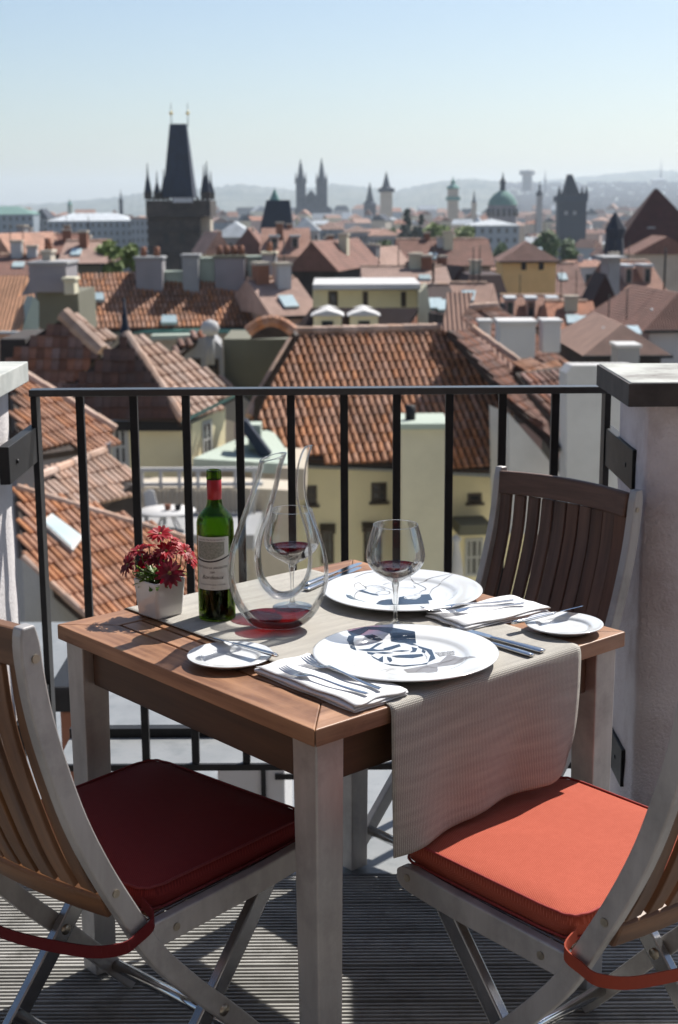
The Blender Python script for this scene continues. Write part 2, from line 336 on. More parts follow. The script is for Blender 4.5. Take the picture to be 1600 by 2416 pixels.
M['tileshade'] = mat('tileshade', (0.085, 0.042, 0.032), (0.14, 0.07, 0.05), 5, 0.9, isl=0.25, rnd=0.25, bump=0.3, bdist=0.01)  # shade of the pyramid's front slope put into the tile colour
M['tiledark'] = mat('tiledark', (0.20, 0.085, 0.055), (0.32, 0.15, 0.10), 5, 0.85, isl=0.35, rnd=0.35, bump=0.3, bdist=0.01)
def weather(m, amt=.45, sc=.55):
    nt = m.node_tree; N = nt.nodes; L = nt.links; b = N['Principled BSDF']; g = N.new('ShaderNodeNewGeometry'); n = N.new('ShaderNodeTexNoise')
    n.inputs['Scale'].default_value = sc; n.inputs['Detail'].default_value = 7; n.inputs['Roughness'].default_value = .65; L.new(g.outputs['Position'], n.inputs['Vector'])
    r = N.new('ShaderNodeMapRange'); r.inputs[1].default_value = .42; r.inputs[2].default_value = .68; r.inputs[3].default_value = 1.08; r.inputs[4].default_value = 1-amt; L.new(n.outputs[0], r.inputs[0])
    src = b.inputs['Base Color'].links[0].from_socket; mx = N.new('ShaderNodeMix'); mx.data_type = 'RGBA'; mx.blend_type = 'MULTIPLY'; mx.inputs[0].default_value = 1
    L.new(src, mx.inputs[6]); L.new(r.outputs[0], mx.inputs[7]); L.new(mx.outputs[2], b.inputs['Base Color'])
for _n in ('tile', 'tilepale', 'tiledark'): weather(M[_n])
M['tilebed'] = mat('tilebed', (0.025, 0.014, 0.010), (0.05, 0.03, 0.022), 6, 0.9)
def farroof(n, c, k=0.75, scale=1.4, ribs=True):
    m = mat(n, tuple(q*k for q in c), c, scale, 0.9, rnd=0.22, detail=9, grime=tuple(q*.6 for q in c), gscale=.5)
    if not ribs: return m
    nt = m.node_tree; N = nt.nodes; L = nt.links; b = N['Principled BSDF']; tc = N['Texture Coordinate']
    w = N.new('ShaderNodeTexWave'); w.bands_direction = 'X'; w.inputs['Scale'].default_value = 2.4; w.inputs['Distortion'].default_value = 0.5; w.inputs['Detail'].default_value = 2
    L.new(tc.outputs['Object'], w.inputs['Vector'])
    bp = N.new('ShaderNodeBump'); bp.inputs['Strength'].default_value = 1.0; bp.inputs['Distance'].default_value = 0.04
    L.new(w.outputs['Fac'], bp.inputs['Height']); L.new(bp.outputs[0], b.inputs['Normal'])
    src = b.inputs['Base Color'].links[0].from_socket
    r = N.new('ShaderNodeMapRange'); r.inputs[1].default_value = 0; r.inputs[2].default_value = .5; r.inputs[3].default_value = .74; r.inputs[4].default_value = 1.0; L.new(w.outputs['Fac'], r.inputs[0])
    mx = N.new('ShaderNodeMix'); mx.data_type = 'RGBA'; mx.blend_type = 'MULTIPLY'; mx.inputs[0].default_value = 1.0
    L.new(src, mx.inputs[6]); L.new(r.outputs[0], mx.inputs[7]); L.new(mx.outputs[2], b.inputs['Base Color'])
    return m
M['r_terra'] = farroof('r_terra', (0.42, 0.19, 0.12)); M['r_brown'] = farroof('r_brown', (0.24, 0.11, 0.08)); M['r_pink'] = farroof('r_pink', (0.50, 0.30, 0.23)); M['r_orange'] = farroof('r_orange', (0.58, 0.29, 0.16))
M['r_dark'] = farroof('r_dark', (0.045, 0.018, 0.018), ribs=False); M['r_maroon'] = farroof('r_maroon', (0.12, 0.038, 0.032), ribs=False); M['r_slate'] = farroof('r_slate', (0.022, 0.034, 0.065), ribs=False); M['r_copper'] = farroof('r_copper', (0.16, 0.34, 0.30), ribs=False); M['r_metal'] = farroof('r_metal', (0.50, 0.54, 0.58), 0.9, ribs=False)
M['pane'] = mat('pane', (0.02, 0.022, 0.025), (0.04, 0.045, 0.05), 2, 0.08); M['frame'] = mat('frame', (0.5, 0.5, 0.48), rough=0.6); M['framedark'] = mat('framedark', (0.06, 0.04, 0.025), rough=0.6)
M['ground'] = mat('ground', (0.20, 0.18, 0.16), (0.36, 0.31, 0.27), 0.02, 0.95); M['hill'] = mat('hill', (0.018, 0.035, 0.02), (0.15, 0.15, 0.11), 0.009, 0.95, detail=10)
M['foliage'] = mat('foliage', (0.05, 0.10, 0.025), (0.11, 0.18, 0.04), 0.5, 0.7, isl=0.35, rnd=0.1); M['foliage_y'] = mat('foliage_y', (0.13, 0.20, 0.035), (0.26, 0.32, 0.06), 0.5, 0.7, isl=0.3, rnd=0.1)
M['foliage_d'] = mat('foliage_d', (0.015, 0.035, 0.025), (0.03, 0.055, 0.035), 0.5, 0.7, isl=0.3); M['bark'] = mat('bark', (0.06, 0.045, 0.03), rough=0.9)
M['gold'] = mat('gold', (0.5, 0.38, 0.12), rough=0.4, metal=0.8)

# ================================================================== TERRACE
# deck: grooved boards, each its own piece
deck = link('deck_floor', MB().box((-2.6, 0.2, -0.14), (2.6, 3.14, -0.035)).mesh('deck_floor'), M['ground'], kind='structure')
def deck_board_mesh(w, n=10, L=4.8):
    mb = MB(); p = w/n; prof = [(0, -0.03)]
    for i in range(n):
        y = i*p
        prof += [(y+.0030, -0.0150), (y+.0036, -.0008), (y+.0044, 0), (y+p-.0044, 0), (y+p-.0036, -.0008), (y+p-.0030, -0.0150)]
    prof += [(w-.003, -0.03)]
    vs = [(-L/2, y, z) for y, z in prof] + [(L/2, y, z) for y, z in prof]; k = len(prof)
    mb.add(vs, [(i, i+1, k+i+1, k+i) for i in range(k-1)] + [tuple(range(k)), tuple(range(k, 2*k))])
    return mb.mesh('deck_board')
_dbm = deck_board_mesh(0.134); _dbm.materials.append(M['deck'])
for i in range(21):
    link('deck_board', _dbm, None, deck, loc=(random.uniform(-.05, .05), 3.135 - 0.138*(i+1), 0))
# stone threshold beyond the boards
ledge = link('threshold_slab', MB().box((-1.6, 3.145, -0.16), (1.6, 3.47, -0.004)).mesh('threshold_slab', bevel=0.004), M['coping'], label='grey stone slab between the deck boards and the railing', cat='slab')

# ---- railing
RY = 3.78
rail = empty('railing', (0, RY, 0), label='black iron balcony railing between two plastered pillars', cat='railing')
xl, xr = ony(82, 920, RY).x, ony(1432, 912, RY).x
def zat(x, y): return ony(x, y, RY).z
zt = zat(800, 919) ; zb = zat(800, 1800)
MB().box((xl-.012, -.022, zt-.012), (xr+.01, .022, zt+.006)).build('top_rail', M['ironrail'], rail, bevel=.0015)
for x in (xl, xr):
    MB().box((x-.008, -.026, 0.0), (x+.008, .026, zt-.012)).build('post', M['iron'], rail, bevel=.001)
for px in (191, 317, 440, 566, 687, 812, 936, 1060, 1185, 1309):
    x = ony(px, 1000, RY).x
    MB().box((x-.0105, -.0105, zb+.004), (x+.0105, .0105, zt-.012)).build('baluster', M['iron'], rail, bevel=.001)
MB().box((xl+.008, -.014, zb-.016), (xr-.008, -.002, zb+.003)).build('bottom_rail', M['iron'], rail, bevel=.001)
MB().box((xl+.008, -.002, zb-.012), (xr-.008, .20, zb+.0025)).build('coping_strip', M['coping'], rail, bevel=.002)
MB().box((xl+.008, .20, zb-.05), (xr-.008, .235, zb+.03)).build('gutter_edge', M['iron'], rail, bevel=.002)
# brackets reaching to the pillars
def bracket(s, x, zc, h=.088, L=.20, dx=.012, y0=-.02):
    e = MB().box((x-.008*s - (dx if s < 0 else -dx) - .0, y0-L, zc-h/2), (x + .0*s + .012, y0, zc+h/2))
    o = e.build('bracket', M['iron'], rail, bevel=.002)
    return o
for zc in (ony(1440, 1050, RY).z, ony(1440, 1690, RY).z):
    o = MB().box((xr-.004, -.38, zc-.050), (xr+.022, .02, zc+.050)).build('bracket', M['iron'], rail, bevel=.002)
    MB().tube([(xr-.006, -.30, zc), (xr-.003, -.30, zc)], .006, 10).build('bolt', M['iron'], o)
zc = ony(40, 1060, RY-.1).z
o = MB().box((xl-.022, -.35, zc-.047), (xl+.004, .02, zc+.047)).build('bracket', M['iron'], rail, bevel=.002)
MB().tube([(xl+.003, -.27, zc-.002), (xl+.009, -.27, zc-.002)], .006, 10).build('bolt', M['iron'], o)
o = MB().box((xl-.022, -.35, .18), (xl+.004, .02, .27)).build('bracket', M['iron'], rail, bevel=.002)

# ---- pillars
rp_ = empty('pillar', (0.9, 3.45, 0), label='rough pinkish plastered pillar with dark cap behind the slatted chair', cat='pillar')
pcx = ony(1462, 1000, 3.62).x
def pillar_body(x0, x1, y0, y1, z0, z1, m, par, seed=0):
    mb = MB(); nx, ny, nz = 6, 6, 24; rnd = random.Random(seed)
    ring = [(x0+(x1-x0)*i/nx, y0) for i in range(nx)] + [(x1, y0+(y1-y0)*i/ny) for i in range(ny)] + [(x1-(x1-x0)*i/nx, y1) for i in range(nx)] + [(x0, y1-(y1-y0)*i/ny) for i in range(ny)]
    vs = []
    for k in range(nz+1):
        z = z0+(z1-z0)*k/nz
        for (x, y) in ring: vs.append((x+rnd.uniform(-.0018, .0018), y+rnd.uniform(-.0018, .0018), z))
    n = len(ring)
    mb.add(vs, [(k*n+i, k*n+(i+1) % n, (k+1)*n+(i+1) % n, (k+1)*n+i) for k in range(nz) for i in range(n)], True)
    mb.add([vs[nz*n+i] for i in range(n)], [tuple(range(n))])
    o = mb.build('pillar_shaft', m, par, bevel=0)
    return o
pf = pillar_body(pcx-.9, 0.6, -.17, .17, -.2, 1.105, M['plasterpink'], rp_)
_cp = MB().box((0.67-.9, -.205, 1.112), (0.66, .20, 1.16)).build('pillar_cap', M['capdark'], rp_, bevel=.003)
for lo_, hi_ in (((.67-.9-.004, -.2095, 1.104), (.664, -.2055, 1.157)), ((.67-.9-.0045, -.2055, 1.104), (.67-.9-.0005, .204, 1.157)), ((.67-.9-.0005, -.2050, 1.104), (.66, .204, 1.1115))): MB().box(lo_, hi_).build('cap_side_strip', M['capside'], _cp)  # dark strips on the cap's front, left side and underside
lp_ = empty('pillar', (-1.1, 3.45, 0), label='white plastered pillar with pale stone cap at the left end of the railing', cat='pillar')
pcl = ony(62, 1200, 3.55).x
lxf = -0.845
pillar_body(-.7, lxf-.02+1.1, -.22, .25, -.2, 1.105, M['plaster'], lp_, 2)
MB().box((-.8, -.9, 1.106), (-0.825+1.1, .335, 1.16)).build('pillar_cap', M['stone'], lp_, bevel=.003)

# unseen wall with windows, added behind the camera to cut sky fill
th_ = MB().box((-6, -2.2, -3), (6, -1.9, 6.5)).build('fill_block_wall', M['w_brown'], None, kind='structure')
for x_ in (-4.2, -1.9, 1.3, 3.6):
    f_ = MB().box((x_-.6, -1.899, .2 if abs(x_) < 2 else 1.0), (x_+.6, -1.86, 2.3)).build('added_window_frame', M['framedark'], th_)
    MB().box((x_-.52, -1.859, .3 if abs(x_) < 2 else 1.1), (x_+.52, -1.85, 2.2)).build('added_window_pane', M['pane'], f_)
# ================================================================== TABLE
TC = Vector((-.004, 2.677)); TA = R_(41.3); TH = 0.75; H = 0.395
tu = Vector((math.cos(TA), math.sin(TA))); tv = Vector((-math.sin(TA), math.cos(TA)))
def t2w(u, v, z=TH): p = TC + tu*u + tv*v; return Vector((p.x, p.y, z))
def w2t(p): d = Vector((p[0], p[1])) - TC; return d.dot(tu), d.dot(tv)
table = empty('dining_table', (TC.x, TC.y, 0), TA, label='square teak dining table with grey metal legs, laid for two', cat='table')
TT = .03; fb = .088
# mitred frame boards (along v at u=-H and u=+H, along u at v=-H,+H)
g = .0007
def frame_board(k):
    a = [(-H, -H), (-H, H), (-H+fb, H-fb), (-H+fb, -H+fb)]
    rot = [0, math.pi/2, math.pi, -math.pi/2][k]
    c, s_ = math.cos(rot), math.sin(rot)
    cx = sum(q[0] for q in a)/4; pts = []
    for (x, y) in a:
        x2 = cx + (x-cx)*.998; y2 = y - math.copysign(g*1.2, y)
        pts.append((x2*c - y2*s_, x2*s_ + y2*c, TH-TT))
    o = MB().prism(pts, (0, 0, TT)).build('frame_board', M['teak' if k % 2 == 0 else 'teak_u'], table, bevel=.002)
    return o
for k in range(4): frame_board(k)
inn = H-fb; gap = .006; ns = 12; sw = (2*inn - gap*(ns+1))/ns
sm = MB().box((0, -inn+gap*.6, TH-TT+.004), (sw, inn-gap*.6, TH-.0006)).mesh('slat', bevel=.0015); sm.materials.append(M['teak'])
for i in range(ns): link('slat', sm, None, table, loc=(-inn+gap+i*(sw+gap), 0, 0))
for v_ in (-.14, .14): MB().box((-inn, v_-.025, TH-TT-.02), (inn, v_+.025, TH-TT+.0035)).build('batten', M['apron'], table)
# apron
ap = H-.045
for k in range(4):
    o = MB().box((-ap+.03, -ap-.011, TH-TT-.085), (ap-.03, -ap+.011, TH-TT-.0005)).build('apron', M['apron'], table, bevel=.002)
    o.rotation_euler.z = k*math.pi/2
# tapered legs
lt, lb = .060, .050
for sx in (-1, 1):
    for sy in (-1, 1):
        cx, cy_ = sx*(H-.012-lt/2), sy*(H-.012-lt/2)
        mb = MB(); vs = []
        for z, w in ((0.004, lb), (TH-TT-.0008, lt)):
            ox, oy = cx + sx*(lt-w)/2*0.35, cy_ + sy*(lt-w)/2*0.35
            vs += [(ox-w/2, oy-w/2, z), (ox+w/2, oy-w/2, z), (ox+w/2, oy+w/2, z), (ox-w/2, oy+w/2, z)]
        mb.add(vs, [(3,2,1,0), (4,5,6,7), (0,1,5,4), (1,2,6,5), (2,3,7,6), (3,0,4,7)])
        mb.build('leg', M['alu'], table, bevel=.003)

# ---- runner: lies along v, hangs over both ends
def runner():
    u0, u1 = -.235, .252; ztop = TH+.0022; rr = .011; nu = 44
    vF, vB = -H-.004, H+.004
    # path in (v,z), arc param
    path = []
    def hang(sign, L, steps=34):
        out = []
        for k in range(7):
            a = k/6*math.pi/2
            out.append((sign*(H-rr+.004) + sign*rr*math.sin(a), ztop-rr+rr*math.cos(a)))
        for k in range(1, steps+1): out.append((sign*(H+.004), ztop-rr-L*k/steps))
        return out
    front = hang(-1, 1.0); back = hang(1, 1.0)
    LF = lambda u: 0.256 - 0.026*((u-u0)/(u1-u0))       # front drop below the table top
    LB = lambda u: 0.155 + .05*math.sin((u-u0)/(u1-u0)*math.pi)
    rows = []
    nB = 22; nF = 34
    vs = []; uv = []; nrow = 0
    flat = [H-.007 - (2*H-.014)*k/30 for k in range(31)]
    for iu in range(nu+1):
        s_ = iu/nu; u = u0+(u1-u0)*s_; col = []
        lb_ = LB(u)
        for k in range(nB, 0, -1):
            d = lb_*k/nB; col.append((u + .004*math.sin(9*u+d*20)*(d/lb_), H+.006+.012*math.sin(u*14)*(d/lb_), ztop-rr-d, H+d))
        for k in range(6, -1, -1):
            a = k/6*math.pi/2; col.append((u, H-rr+.005+rr*math.sin(a), ztop-rr+rr*math.cos(a), H-rr+k*.002))
        for v in flat[1:-1]:
            wob = .0006*math.sin(v*38+u*11)*math.sin(u*27)
            col.append((u, v, ztop+max(0, wob), v))
        for k in range(0, 7):
            a = k/6*math.pi/2; col.append((u, -(H-rr+.005+rr*math.sin(a)), ztop-rr+rr*math.cos(a), -H-k*.002))
        lf = LF(u)
        for k in range(1, nF+1):
            t = k/nF; d = lf*t
            # slight folds, bottom lifted by the cushion on the right, corner curls in
            r = max(0, (s_-.80)/.20)
            uu = u - .034*(r**1.5)*(t**2.2) - .012*(max(0, (s_-.5)/.5))*t
            dd = d - .045*(r**2.0)*(t**3)
            vv = -(H+.006) - .010*math.sin(s_*7.5+.6)*t**1.3 - .006*math.sin(s_*17)*t - .012*r*t
            col.append((uu, vv, ztop-rr-dd, -H-.014-d))
        nrow = len(col)
        for (a, b, c, w) in col: vs.append((a, b, c)); uv.append((u, w))
    fs = [(i*nrow+k, i*nrow+k+1, (i+1)*nrow+k+1, (i+1)*nrow+k) for i in range(nu) for k in range(nrow-1)]
    me = bpy.data.meshes.new('table_runner'); me.from_pydata(vs, [], fs)
    ul = me.uv_layers.new(name='UVMap')
    for lp in me.loops: ul.data[lp.index].uv = uv[lp.vertex_index]
    me.polygons.foreach_set('use_smooth', [True]*len(fs)); me.update()
    o = link('table_runner', me, M['runner'], None, 'woven beige table runner draped over the front edge of the teak table', 'table runner', loc=(TC.x, TC.y, 0), rz=TA)
    md = o.modifiers.new('thickness', 'SOLIDIFY'); md.thickness = .0016; md.offset = 1
    return o
runner_o = runner()
SZ = TH + .0042        # top of the runner

# ================================================================== CHAIRS
def chair(wood, woodx, label):
    t = empty('folding_chair', label=label, cat='chair', group='slatted folding chairs round the table')
    post = cr([(-.612, .962), (-.606, .90), (-.594, .83), (-.573, .75), (-.540, .65), (-.497, .555), (-.445, .46), (-.392, .37), (-.315, .278), (-.236, .195), (-.150, .10), (-.062, .004)], 4)
    post = [p for p in post]
    pw = .0225
    # rounded head of the post
    heads = [( -.612, .975 )]
    for s in (-1, 1):
        x = s*.2265
        P = [(x, y, z) for y, z in post]
        th = [.029 if i == 0 else .034 if i == 1 else .0355 for i in range(len(P))]
        P = [(x, P[0][1]-.0003, P[0][2]+.012)] + P; th = [.022] + th
        o = MB().sweep(P, (1, 0, 0), pw, th).build('back_post', M['alu'], t, bevel=.003)
        for (y, z) in ((-.604, .925), (-.476, .512)):
            sc = MB().tube([(x+s*(pw/2-.001), y, z), (x+s*(pw/2+.0022), y, z)], .0068, 16, smooth=False).build('screw', M['screw'], o)
        # seat side rail
        xr_ = s*.2265
        rl = cr([(-.400, .405), (-.30, .407), (-.15, .41), (-.05, .416)], 3)
        P = [(xr_, y, z) for y, z in rl] + [(xr_, -.028, .417), (xr_, -.016, .417)]
        th = [.046]*len(rl) + [.038, .020]
        r = MB().sweep(P, (1, 0, 0), .020, th).build('seat_rail', M['alu'], t, bevel=.003)
        for (y, z) in ((-.352, .405), (-.045, .420)):
            MB().tube([(xr_+s*.009, y, z), (xr_+s*.0125, y, z)], .0068, 16, smooth=False).build('screw', M['screw'], r)
        # rear leg, inside
        xi = s*.2015
        lg = [(xi, -.095, .392), (xi, -.15, .325), (xi, -.25, .207), (xi, -.36, .080), (xi, -.425, .004)]
        MB().sweep(cr(lg, 3), (1, 0, 0), .020, .036).build('rear_leg', M['aludark'], t, bevel=.003)
        MB().tube([(s*.190, -.250, .208), (s*.24, -.250, .208)], .011, 12).build('pivot', M['screw'], t)
    MB().tube([(-.216, -.112, .064), (.216, -.112, .064)], .0125, 14).build('stretcher', M['steel'], t)
    MB().tube([(-.195, -.363, .078), (.195, -.363, .078)], .0115, 14).build('stretcher', M['steel'], t)
    MB().tube([(-.195, -.105, .385), (.195, -.105, .385)], .010, 12).build('stretcher', M['aludark'], t)
    # top rail, bowed backwards
    def bow(x, b): return -b*(1-(x/.215)**2)
    N = 16
    P = [(x, -.597 + bow(x, .022), .934 + .006*(1-(x/.215)**2)) for x in [(-.2145 + .429*i/N) for i in range(N+1)]]
    MB().sweep(P, (0, -.10, 1), .062, .022, smooth=False).build('top_rail', woodx, t, bevel=.004)
    P = [(x, -.470 + bow(x, .020), .486) for x in [(-.2145 + .429*i/N) for i in range(N+1)]]
    MB().sweep(P, (0, -.45, 1), .050, .026).build('lower_rail', woodx, t, bevel=.006)
    ns_ = 10; pit = .430/ns_
    prof = [(y, z) for y, z in cr([(-.490, .512), (-.517, .57), (-.545, .65), (-.572, .74), (-.590, .82), (-.598, .905)], 3)]
    for i in range(ns_):
        x = -.215 + pit*(i+.5)
        P = [(x, y + .004 + bow(x, .020 + .010*(z-.5)/.4), z) for y, z in prof]
        MB().sweep(P, (1, 0, 0), pit-.0060, .011).build('back_slat', wood, t, bevel=.0018)
    # seat slats under the cushion
    sb = MB().box((-.213, 0, .4245), (.213, .040, .4360)).mesh('seat_slat', bevel=.002); sb.materials.append(woodx)
    for i in range(8): link('seat_slat', sb, None, t, loc=(0, -.395 + i*.047, -.003))
    for s in (-1, 1): MB().box((s*.2160-.0098 if s > 0 else -.2160-.0002+.0, -.395, .4290), (s*.2160+.0002 if s > 0 else -.2160+.0098, -.03, .4324)).build('seat_bearer', M['aludark'], t)
    return t
def cushion(label, fab='cush', pip_='piping'):
    t = empty('seat_cushion', label=label, cat='cushion', group='red seat cushions')
    W, D, T, z0 = .2105, .395, .042, .4335
    n = 26; mb = MB(); vs = []; uv = []
    # rounded-square section grid: top dome + bottom
    def outline(k, K):
        a = 2*math.pi*k/K; c, s = math.cos(a), math.sin(a); e = .16
        return (math.copysign(abs(c)**e, c), math.copysign(abs(s)**e, s))
    K = 96
    rings = [(0.0, 1.10, 0), (.3, 1.10, 0), (.6, 1.08, 0), (.8, 1.05, 0), (.92, 1.0, 0), (.975, .96, 0), (1.0, .93, 0), (1.006, .55, 0), (1.0, .10, 0), (.96, .0, 0), (.5, -.02, 0), (0, -.02, 0)]
    rnd = random.Random(3)
    for (f, h, _) in rings:
        for k in range(K):
            a, b = outline(k, K); x, y = a*W*f, -D/2 + b*D/2*f
            z = z0 + h*T + (.0015*math.sin(x*31+y*17) + .001*math.sin(y*47-x*20) if h > .5 and f < .95 else 0)
            # dimples
            if h > .9:
                for (dx, dy) in ((.08, -.32), (-.10, -.10), (.13, -.22)):
                    z -= .0022*math.exp(-((x-dx)**2+(y-dy)**2)/.00025)
            vs.append((x, y, z)); uv.append((x, y) if h > .5 else (x+y, z))
    fs = [(i*K+k, i*K+(k+1) % K, (i+1)*K+(k+1) % K, (i+1)*K+k) for i in range(len(rings)-1) for k in range(K)]
    me = bpy.data.meshes.new('cover'); me.from_pydata(vs, [], fs)
    ul = me.uv_layers.new(name='UVMap')
    for lp in me.loops: ul.data[lp.index].uv = uv[lp.vertex_index]
    me.polygons.foreach_set('use_smooth', [True]*len(fs)); me.update()
    bm = bmesh.new(); bm.from_mesh(me); bmesh.ops.remove_doubles(bm, verts=bm.verts, dist=1e-5); bmesh.ops.recalc_face_normals(bm, faces=bm.faces); bm.to_mesh(me); bm.free()
    link('cover', me, M[fab], t)
    for h in (.965, .04):
        P = []
        for k in range(K):
            a, b = outline(k, K); P.append((a*(W+.0015), -D/2 + b*(D/2+.0015), z0 + h*T + .0006*math.sin(k)))
        MB().tube(P, .0026, 6, closed=True).build('piping', M[pip_], t)
    # tie strap round the posts behind the backrest
    pts = [(-.200, -.392, .446), (-.242, -.405, .436), (-.2455, -.44, .425), (-.2435, -.478, .420), (-.18, -.515, .412), (0, -.545, .400), (.18, -.515, .412), (.2435, -.478, .420), (.2455, -.44, .425), (.242, -.405, .440), (.200, -.392, .452)]
    MB().sweep(cr(pts, 6), (0, 0, 1), .021, .0025, smooth=False).build('tie_strap', M[fab], t)
    return t
ch1 = chair(M['slat'], M['slat_x'], 'slatted folding chair on the left side, red cushion with painted-in shade')
cu1 = cushion('red cushion with shade painted into its cloth on the chair left of the table', 'cushshade', 'pipingshade')
def put(o, edge, ang, s=1.0):
    """edge: world xy of the middle of the seat's front edge, ang: heading"""
    o.location = (edge[0], edge[1], 0.004 if o.name.startswith('fold') else 0.004); o.rotation_euler.z = R_(ang-90); o.scale = (s, s, s)
put(ch1, (-.217, 2.55), 49); put(cu1, (-.217, 2.55), 49)
ch2 = copy_tree(ch1); tag(ch2, 'slatted folding chair on the right side under the sunlit coral cushion')
cu2 = cushion('sunlit coral red cushion touched by the hanging table runner')
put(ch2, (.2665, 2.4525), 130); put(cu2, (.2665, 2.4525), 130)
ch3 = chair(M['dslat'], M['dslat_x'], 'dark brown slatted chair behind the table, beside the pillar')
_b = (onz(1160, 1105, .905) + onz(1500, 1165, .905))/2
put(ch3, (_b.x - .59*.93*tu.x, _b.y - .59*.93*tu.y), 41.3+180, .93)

# ================================================================== TABLEWARE
def plate_h(r, s=1.0):
    """upper surface height of the charger at radius r"""
    r = r/s
    pts = [(0, .0075), (.098, .0080), (.106, .0095), (.114, .0145), (.122, .0165), (.150, .0190), (.1655, .0212), (.167, .0205)]
    for (a, ha), (b, hb) in zip(pts, pts[1:]):
        if r <= b:
            k = (r-a)/(b-a); k = k*k*(3-2*k) if b in (.106, .114) else k
            return (ha + (hb-ha)*k)*1.0
    return .0205
def plate(px, py, s, label, group, name='dinner_plate', z=SZ, hs=1.0):
    c = onz(px, py, z+.018*hs)
    top = [(r*s, plate_h(r)*hs) for r in np.linspace(0.0005, .167, 44)]
    bot = [(.1675*s, .0195*hs), (.165*s, .0175*hs), (.120*s, .0095*hs), (.104*s, .0040*hs), (.098*s, 0.0), (.093*s, 0.0), (.090*s, .0025*hs), (.0005, .0028*hs)]
    me = MB().lathe(top + bot, 72, closed=False)
    o = me.build(name, M['china'], None, weld=1e-5, label=label, cat='plate', group=group, loc=(c.x, c.y, z))
    return o, c
plF, cF = plate(957, 1538, 1.0, 'white dinner plate with a blue faceted face print and grey bow tie', 'printed dinner plates')
plB, cB = plate(950, 1391, 1.0, 'white dinner plate with a line-drawn face, behind the full wine glass', 'printed dinner plates')
def decal(parent, c, zsurf, poly, conv, m, name='print', order=0):
    """flat print following the plate's surface"""
    pts = []
    for q in poly:
        x, y = conv(*q); p = onz(x, y, zsurf); pts.append((p.x-c.x, p.y-c.y))
    bm = bmesh.new(); vs = [bm.verts.new((a, b, 0)) for a, b in pts]
    try: f = bm.faces.new(vs)
    except Exception: bm.free(); return
    bmesh.ops.triangulate(bm, faces=bm.faces)
    for _ in range(4):
        es = [e for e in bm.edges if e.calc_length() > .007]
        if not es: break
        bmesh.ops.subdivide_edges(bm, edges=es, cuts=1)
        bmesh.ops.triangulate(bm, faces=bm.faces)
    for v in bm.verts: v.co.z = plate_h(math.hypot(v.co.x, v.co.y)) + .00035 + order*.0001
    for f in bm.faces:
        f.normal_update()
        if f.normal.z < 0: f.normal_flip()
    me = bpy.data.meshes.new(name); bm.to_mesh(me); bm.free()
    link(name, me, m, parent)
def line(parent, c, zsurf, pl, conv, m, w=.0014, order=1):
    P = []
    for q in cr([(float(a), float(b)) for a, b in pl], 5):
        x, y = conv(*q); p = onz(x, y, zsurf); P.append((p.x-c.x, p.y-c.y))
    L_, R2 = [], []
    for i in range(len(P)):
        a, b = P[max(i-1, 0)], P[min(i+1, len(P)-1)]; d = Vector((b[0]-a[0], b[1]-a[1]))
        if d.length < 1e-9: d = Vector((1, 0))
        d.normalize(); n = Vector((-d.y, d.x))*(w/2)*(0.55+.45*math.sin(math.pi*i/(len(P)-1)))
        L_.append((P[i][0]+n.x, P[i][1]+n.y)); R2.append((P[i][0]-n.x, P[i][1]-n.y))
    vs = [(a, b, plate_h(math.hypot(a, b))+.0004+order*.0001) for a, b in L_+R2]; k = len(P)
    mb = MB(); mb.add(vs, [(i+1, i, k+i, k+i+1) for i in range(k-1)]); return mb
# front plate print
c3 = lambda x, y: (700+x*.3189, 1400+y*.3189)
zs = SZ+.010
F_polys = [
 [(505,290),(560,286),(700,286),(875,310),(885,362),(760,358),(700,348),(690,322),(600,302),(540,302)],
 [(378,322),(505,290),(535,302),(470,338),(430,345),(412,345)],
 [(372,372),(385,345),(430,340),(420,380),(445,415),(398,408)],
 [(895,380),(950,395),(1000,410),(1028,475),(972,502),(990,450),(960,415),(905,395)],
 [(452,410),(540,402),(600,362),(640,356),(566,402),(600,410),(700,402),(690,412),(600,420),(520,420)],
 [(640,400),(700,384),(760,368),(772,384),(735,395),(700,408),(652,405)],
 [(495,340),(560,330),(640,345),(600,350),(530,352)],
 [(520,425),(590,432),(560,447),(527,438)], [(600,480),(640,455),(640,502),(615,495)],
 [(668,460),(700,468),(708,490),(690,502),(672,480)], [(548,450),(600,476),(612,492),(570,470)],
 [(700,455),(760,448),(930,440),(938,455),(860,470),(740,466)],
 [(850,388),(895,400),(880,425),(838,428),(858,412)], [(780,348),(820,345),(880,372),(900,380),(850,375),(800,360)],
 [(640,508),(780,525),(920,516),(975,502),(965,516),(800,534),(700,526)],
 [(700,420),(780,412),(840,416),(780,424)], [(575,432),(640,425),(720,432),(650,440)], [(930,405),(955,420),(950,436),(925,425)]]
for i, q in enumerate(F_polys): decal(plF, cF, zs, q, c3, M['navy'], 'print', order=1)
decal(plF, cF, zs, [(1020,430),(1165,418),(1172,446),(1110,450),(1060,460)], c3, M['speck'])
decal(plF, cF, zs, [(790,556),(930,530),(1060,500),(1120,446),(1165,455),(1258,476),(1330,502),(1240,500),(1170,520),(1042,535),(1045,560),(1030,590),(950,576),(820,580)], c3, M['greyprint'])
mb = MB()
for pl in ([(940,530),(1000,540),(1040,545)], [(1060,505),(1120,500),(1180,470)], [(1050,520),(1130,490),(1240,485)], [(880,575),(930,545),(1000,535)], [(1165,515),(1230,480),(1260,478)], [(1040,512),(1060,520)],
           [(620,565),(680,552),(740,548)], [(660,572),(700,556),(735,560)], [(945,440),(965,470),(950,480)]):
    q = line(plF, cF, zs, pl, c3, None, .0009, 2); mb.add(q.v, q.f)
mb.build('print_line', M['ink'], plF, recalc=False)
